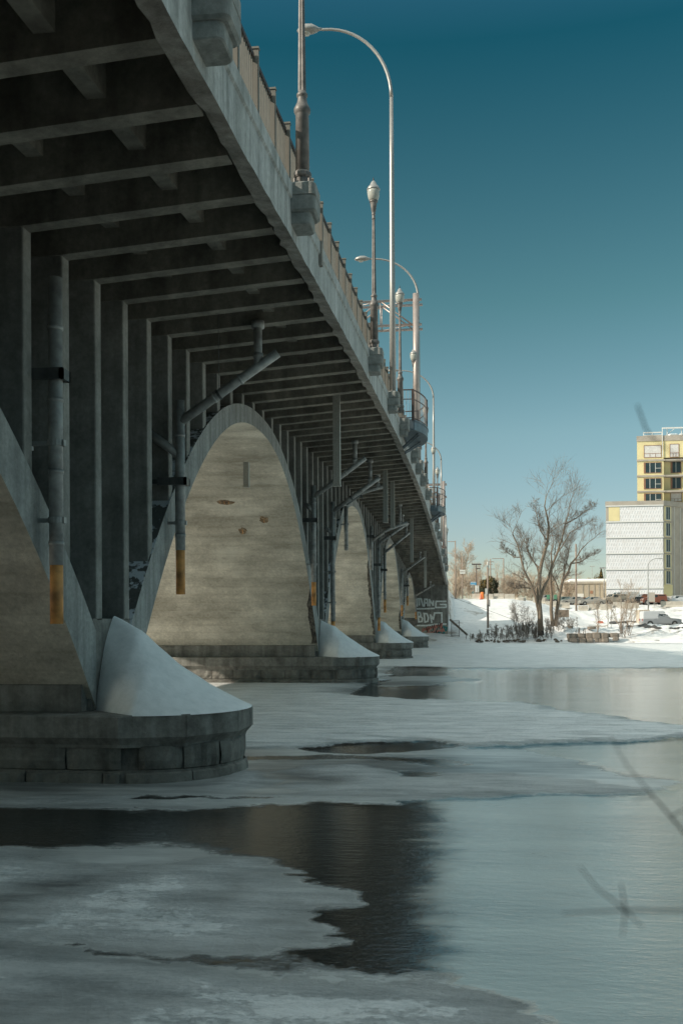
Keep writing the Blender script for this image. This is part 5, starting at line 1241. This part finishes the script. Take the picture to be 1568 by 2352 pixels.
def win(xa, xb, ya, yb_, Yp, n=3, plastic=False):
    a = onY(*CB(xa, yb_), Yp); b_ = onY(*CB(xb, ya), Yp)
    mb = MB(); mb.box(a.x, b_.x, Yp - .05, Yp - .004, a.z, b_.z); w_ = mb.build('window', M['plastic'] if plastic else M['window'], tow)
    mb = MB(); fw_ = .09
    for (x0, x1, z0, z1) in ((a.x - fw_, a.x, a.z - fw_, b_.z + fw_), (b_.x, b_.x + fw_, a.z - fw_, b_.z + fw_), (a.x, b_.x, a.z - fw_, a.z), (a.x, b_.x, b_.z, b_.z + fw_)): mb.box(x0, x1, Yp - .09, Yp - .004, z0, z1, 1)
    if not plastic:
        for k in range(1, n): xx = a.x + (b_.x - a.x) * k / n; mb.box(xx - .05, xx + .05, Yp - .10, Yp - .052, a.z, b_.z)
        if n == 3: mb.box(a.x + (b_.x - a.x) * 2 / 3 + .05, b_.x, Yp - .10, Yp - .052, a.z + (b_.z - a.z) * .42, a.z + (b_.z - a.z) * .42 + .09)
        mb.box(a.x, a.x + .22, Yp - .075, Yp - .052, a.z, b_.z, 1)
    else:
        for k in (1, 2): xx = a.x + (b_.x - a.x) * k / 3; mb.box(xx - .03, xx + .03, Yp - .09, Yp - .052, a.z, a.z + (b_.z - a.z) * .3, 1)
        mb.box(a.x, b_.x, Yp - .09, Yp - .052, a.z + (b_.z - a.z) * .3, a.z + (b_.z - a.z) * .33, 1)
    mb.build('frame', [M['whiteframe'], M['tan']], w_, offset=parent_loc(tow))
win(588, 760, 345, 470, Yw, 3, True); win(588, 762, 525, 632, Yw); win(588, 762, 690, 797, Yw); win(590, 765, 850, 960, Yw)
win(858, 945, 332, 465, Yw - .02, 2, True); win(868, 968, 515, 630, Yw + 1.6, 2); win(868, 968, 680, 795, Yw + 1.6, 2); win(866, 975, 842, 930, Yw + 1.6, 2, True)
mb = MB()                                             # roof scaffold
z0 = ZT; xa, xb_, xc = onY(*CB(578, 0), Yw).x, onY(*CB(770, 0), Yw).x, XW0 + 16
mb.box(xa, xb_, Yw + .2, Yw + .4, z0 + .1, z0 + .22); mb.box(xa, xb_, Yw + .2, Yw + .4, z0 + .55, z0 + .75)
for x in (xa, (xa + xb_) / 2 - .1, xb_): mb.box(x, x + .12, Yw + .22, Yw + .38, z0, z0 + .72)
zt2 = zr(165); mb.box(xb_, xc, Yw - .3, Yw - .1, zt2 - .25, zt2)
mb.box(xb_, xb_ + .12, Yw - .3, Yw - .18, zr(470), zt2 - .25)
for k in range(5): x = xb_ + .9 + 2.6 * k; mb.box(x, x + .14, Yw + .1, Yw + .24, z0, zt2 - .25); mb.tube([(x, Yw + .4, z0 + .1), (x + 1.4, Yw + .4, zt2 - .2)], .05, 5)
mb.build('roof_frame', M['sill'], tow)
mb = MB()
r_ = random.Random(4)
for k in range(7): x = xb_ + 1.4 + r_.uniform(0, 6); mb.lathe([(.5, 0), (.55, .2), (.35, .42), (.1, .5)], (x, Yw + 1.2, ZT), 8)
mb.build('roof_snow', M['snow'], tow, True)

# low warehouse
a = onY(*S6(858, 775), 200); b_ = onY(*S6(1110, 660), 200)
wh = thing('warehouse', ((a.x + b_.x) / 2, 200, gz(a.x, 200) - .2), 'low beige warehouse with snow on its flat roof behind the parked cars', 'building')
zt = b_.z; mb = MB(); mb.box(a.x, b_.x + 6, 200, 212, gz(a.x, 200) - .5, zt); mb.build('wall', plain('beige siding', (.40, .35, .28), .8, 0, .08, 2), wh)
mb = MB(); mb.box(a.x - .2, b_.x + 6, 199.8, 212.2, zt, zt + .28); mb.build('eaves', M['bconc'], wh)
mb = MB(); mb.box(a.x + .5, b_.x + 6, 200.2, 212, zt + .28, zt + .95); mb.build('roof_snow', M['snow'], wh, bevel=.25)
A = onY(*S6(925, 765), 200); Bq = onY(*S6(962, 722), 200); mb = MB(); mb.box(A.x, Bq.x, 199.9, 199.998, A.z, Bq.z); mb.build('door', M['sill'], wh)
for x in (960, 995, 1030, 1060): q = GXp(S6(x, 0)[0], 200); mb = MB(); mb.tube([(q, 199.95, a.z), (q, 199.95, zt)], .05, 5); mb.build('downpipe', M['pipe'], wh)
for x in (870, 1010): A = onY(*S6(x, 722), 200); mb = MB(); mb.box(A.x - .25, A.x + .25, 199.93, 199.998, A.z, A.z + .6); mb.build('vent', M['tan'], wh)
# bin and trailers
def boxy(name, x0, x1, y0, y1, Y, d, col, lab, cat, wheels=False):
    A = onY(*S6(x0, y1), Y); Bq = onY(*S6(x1, y0), Y); g = gz((A.x + Bq.x) / 2, Y + d / 2)
    t = thing(name, ((A.x + Bq.x) / 2, Y, g), lab, cat); mb = MB(); zb = max(A.z, g + (.5 if wheels else 0)); mb.box(A.x, Bq.x, Y, Y + d, zb if wheels else g - .1, Bq.z)
    mb.build('body', plain(lab[:20], col, .6, 0, .06), t, bevel=.05)
    mb = MB()
    for k in range(5): xx = A.x + (Bq.x - A.x) * (k + .5) / 5; mb.box(xx - .03, xx + .03, Y - .03, Y - .002, zb + .05, Bq.z - .1)
    mb.build('ribs', plain('rib ' + lab[:12], [c * .8 for c in col], .6), t)
    if wheels:
        for xx in (A.x + (Bq.x - A.x) * .35, A.x + (Bq.x - A.x) * .65): mb = MB(); mb.tube([(xx, Y - .02, g + .32), (xx, Y + .2, g + .32)], .33, 14); mb.build('wheel', M['tyre'], t)
    return t
boxy('waste_bin', 945, 976, 744, 772, 176, 1.6, (.14, .07, .05), 'dark brown waste bin left of the grey car', 'waste bin')
boxy('box_trailer', 1430, 1500, 738, 800, 168, 5, (.60, .57, .53), 'white box trailer parked at the foot of the white block corner', 'trailer', True)
boxy('site_container', 1502, 1560, 748, 775, 184, 3, (.45, .45, .42), 'grey site container behind the white car at the right edge', 'container')
boxy('storage_container', 1298, 1364, 820, 910, 146.5, 2.5, (.52, .45, .36), 'beige storage container with faded sides left of the pickup', 'container')

# ------------------------------------------------------------------ vehicles
def car(px6, Y, L, W, H, col, lab, cat, kind='sedan', heading=0, name='parked_car', rust=None, zoff=0):
    """own coordinates: x forward, y left"""
    x, y, z = place(S6(px6, 0)[0], Y, zoff)
    t = thing(name, (x, y, z), lab, cat, 'vehicles parked along the street' if name == 'parked_car' else None, heading)
    paint = plain('paint ' + lab[:16], col, .28, .15, .04, 1)
    prof = {'sedan': [(-.5, .32), (-.49, .62), (-.36, .68), (-.22, .98), (.08, 1.0), (.24, .70), (.46, .60), (.5, .42), (.49, .22), (-.48, .2)],
            'suv': [(-.5, .3), (-.5, .66), (-.47, .98), (.1, 1.0), (.22, .70), (.47, .62), (.5, .45), (.49, .22), (-.48, .22)],
            'pickup': [(-.5, .28), (-.5, .55), (-.12, .56), (-.10, .62), (-.07, .98), (.09, 1.0), (.22, .66), (.46, .58), (.5, .42), (.49, .2), (-.49, .2)],
            'van': [(-.5, .2), (-.5, .95), (-.46, 1.0), (.28, 1.0), (.42, .62), (.5, .5), (.5, .2)]}[kind]
    vs = []; n = len(prof); secs = [(-.5, .86), (-.47, .97), (0, 1), (.47, .97), (.5, .86)]
    for (sy, k) in secs:
        for (u_, v_) in prof:
            inset = 1 if v_ < .7 else .86
            vs.append((u_ * L * (.985 if abs(sy) == .5 else 1), sy * W * inset, v_ * H * (1 if v_ < .7 or abs(sy) < .49 else .975)))
    mb = MB(); fs = []
    for i in range(len(secs) - 1):
        for k in range(n): fs.append((i * n + k, i * n + (k + 1) % n, (i + 1) * n + (k + 1) % n, (i + 1) * n + k))
    fs.append(tuple(range(n))[::-1]); fs.append(tuple(range(len(vs) - n, len(vs)))); mb.add(vs, fs); body = local(mb, 'body', paint, t, False, bevel=.03)
    rw = H * .21 if kind != 'pickup' else H * .20
    for u_ in (-.31, .32):
        for s_ in (-1, 1):
            mb = MB(); mb.tube([(u_ * L, s_ * (W / 2 - .19), rw), (u_ * L, s_ * (W / 2 + .02), rw)], rw, 18); wh_ = local(mb, 'wheel', M['tyre'], t)
            mb = MB(); mb.tube([(u_ * L, s_ * (W / 2 + .015), rw), (u_ * L, s_ * (W / 2 + .035), rw)], rw * .6, 12); local(mb, 'rim', M['alu'], wh_)
            mb = MB(); mb.tube([(u_ * L, s_ * (W / 2 - .1), rw * 1.05), (u_ * L, s_ * (W / 2 + .008), rw * 1.05)], rw * 1.22, 16); local(mb, 'wheel_arch', M['pipe_dark'], t)
    g = {'sedan': [(-.20, .06)], 'suv': [(-.42, -.16), (-.13, .08)], 'pickup': [(-.055, .02), (.03, .14)], 'van': [(.14, .30)]}[kind]
    for (a, b_) in g:
        for s_ in (-1, 1):
            yo = s_ * (W * .43 + .012); mb = MB(); sl = .04 if b_ > .05 else 0
            P = [(a * L, .70 * H), (b_ * L + sl * L, .70 * H), (b_ * L, .93 * H), (a * L + .01 * L, .93 * H)]
            y0_, y1_ = sorted((yo - .03, yo + .03)); mb.prism(P, y0_, y1_, 'Y'); local(mb, 'window', M['window'], t)
    ws = {'sedan': ((.09, .97), (.235, .72)), 'suv': ((.105, .97), (.215, .72)), 'pickup': ((.095, .97), (.215, .68)), 'van': ((.285, .97), (.41, .65))}[kind]
    (u0, v0), (u1, v1) = ws; mb = MB(); w_ = W * .38
    mb.add([(u0 * L + .02, -w_, v0 * H + .01), (u0 * L + .02, w_, v0 * H + .01), (u1 * L + .02, w_ * 1.05, v1 * H + .015), (u1 * L + .02, -w_ * 1.05, v1 * H + .015), (u0 * L - .03, -w_, v0 * H - .03), (u0 * L - .03, w_, v0 * H - .03), (u1 * L - .03, w_, v1 * H - .03), (u1 * L - .03, -w_, v1 * H - .03)], [(0, 3, 2, 1), (4, 5, 6, 7), (0, 1, 5, 4), (1, 2, 6, 5), (2, 3, 7, 6), (3, 0, 4, 7)]); local(mb, 'windscreen', M['window'], t)
    for s_ in (-1, 1):
        mb = MB(); mb.box(.485 * L, .505 * L, s_ * W * .36 - .16, s_ * W * .36 + .16, .44 * H, .54 * H); local(mb, 'headlight', M['glass'], t)
        mb = MB(); mb.box(-.508 * L, -.492 * L, s_ * W * .42 - .09, s_ * W * .42 + .09, .42 * H, .60 * H); local(mb, 'tail_light', plain('red lens', (.35, .03, .02), .3), t)
    mb = MB(); mb.box(.49 * L, .515 * L, -W * .42, W * .42, .22 * H, .34 * H); mb.box(-.515 * L, -.49 * L, -W * .42, W * .42, .22 * H, .34 * H); local(mb, 'bumper', M['pipe'], t)
    return t
pk_ = car(1428, 145.0, 5.4, 1.95, 1.78, (.30, .31, .32), 'silver pickup with white camper shell parked on the snowy riverside lot', 'pickup', 'pickup', R(6), 'pickup_truck')
mb = MB(); mb.prism([(-2.66, .99), (-2.66, 1.98), (-2.5, 2.15), (.1, 2.18), (.45, 2.0), (.42, 1.83), (-.42, 1.80), (-.55, 1.02)], -.97, .97, 'Y'); local(mb, 'camper_shell', plain('white shell', (.52, .53, .54), .5, 0, .04), pk_, bevel=.1)
car(1145, 172, 4.6, 1.9, 1.85, (.50, .42, .33), 'beige off-roader facing left with pale hood in front of the white block', 'car', 'suv', R(205))
car(1208, 177, 5.0, 2.0, 2.2, (.62, .62, .60), 'white van partly hidden behind the beige off-roader', 'van', 'van', R(190))
car(1275, 171, 4.4, 1.8, 1.35, (.06, .055, .055), 'black low car between the white van and the orange pickup', 'car', 'sedan', R(200))
car(1335, 174, 4.8, 1.85, 1.8, (.24, .10, .06), 'orange pickup behind the black car and lamp pole', 'pickup', 'pickup', R(190))
car(1388, 167, 3.9, 1.8, 1.7, (.20, .075, .05), 'rusty red pickup partly behind the tan hoarding', 'pickup', 'suv', R(185))
car(1522, 169.5, 4.5, 1.8, 1.45, (.60, .60, .60), 'white car by the right picture edge in front of the container', 'car', 'sedan', R(195))
car(1012, 170, 4.4, 1.8, 1.4, (.33, .31, .28), 'grey car parked right of the brown bin', 'car', 'sedan', R(190))
car(905, 171, 4.4, 1.8, 1.4, (.25, .24, .22), 'dull grey car parked left of the thick wooden pole', 'car', 'sedan', R(185))
car(735, 173, 4.4, 1.8, 1.4, (.30, .28, .26), 'grey car behind the trunk of the largest tree', 'car', 'sedan', R(185))
car(840, 175, 4.4, 1.8, 1.4, (.20, .24, .22), 'dark green car behind the second big tree', 'car', 'sedan', R(185))
# small red thing lying in the snow
x, y, z = place(S6(1063, 0)[0], 152); mb = MB(); mb.prism([(x - .5, z - .05), (x + .5, z - .05), (x + .35, z + .28), (x - .2, z + .36), (x - .45, z + .15)], y - .3, y + .3, 'Y')
tag(mb.build('tarp', plain('faded red tarp', (.45, .13, .08), .7), None, offset=(x, y, z)), 'small faded red tarp lump on the white snow field', 'tarp')

# ------------------------------------------------------------------ out of focus twigs close to the lens
def near_twig(pts, D, rads, label, subs=()):
    P = []
    for (x, y) in pts: v = Vector(ray(x, y)); v = v / v.y * D; P.append(Vector((v.x, v.y, CZ + v.z)))
    mb = MB(); mb.tube(P, rads, 6)
    for sp_ in subs:
        Q = []
        for (x, y) in sp_: v = Vector(ray(x, y)); v = v / v.y * D; Q.append(Vector((v.x, v.y, CZ + v.z)))
        mb.tube(Q, [.0006, .0003][:len(Q)] if len(Q) == 2 else [.0006 - .0003 * i / (len(Q) - 1) for i in range(len(Q))], 5)
    o = mb.build('twig', M['darktwig'], None, offset=P[0]); tag(o, label, 'twig', 'blurred twigs right in front of the lens')
near_twig([(1760, 2100), (1568, 2092), (1435, 2090), (1290, 2098)], .62, [.0008, .0007, .0006, .0003], 'faint blurred twig crossing the pale water at lower right', [[(1435, 2090), (1370, 2040), (1330, 1990)], [(1435, 2090), (1475, 2130)], [(1435, 2090), (1428, 2150)], [(1435, 2090), (1425, 2030)]])
near_twig([(1700, 2060), (1568, 1910), (1500, 1830), (1440, 1760), (1400, 1690)], .7, [.0013, .0010, .0007, .0005, .0003], 'blurred twig reaching up from the right edge over the ice', [[(1540, 1875), (1590, 1850), (1640, 1860)], [(1500, 1830), (1450, 1835)]])
near_twig([(1700, 1180), (1600, 1080), (1500, 1010), (1482, 985), (1462, 930)], .7, [.0004, .0004, .0005, .0007, .0006], 'short blurred twig against the sky above the tower', [])
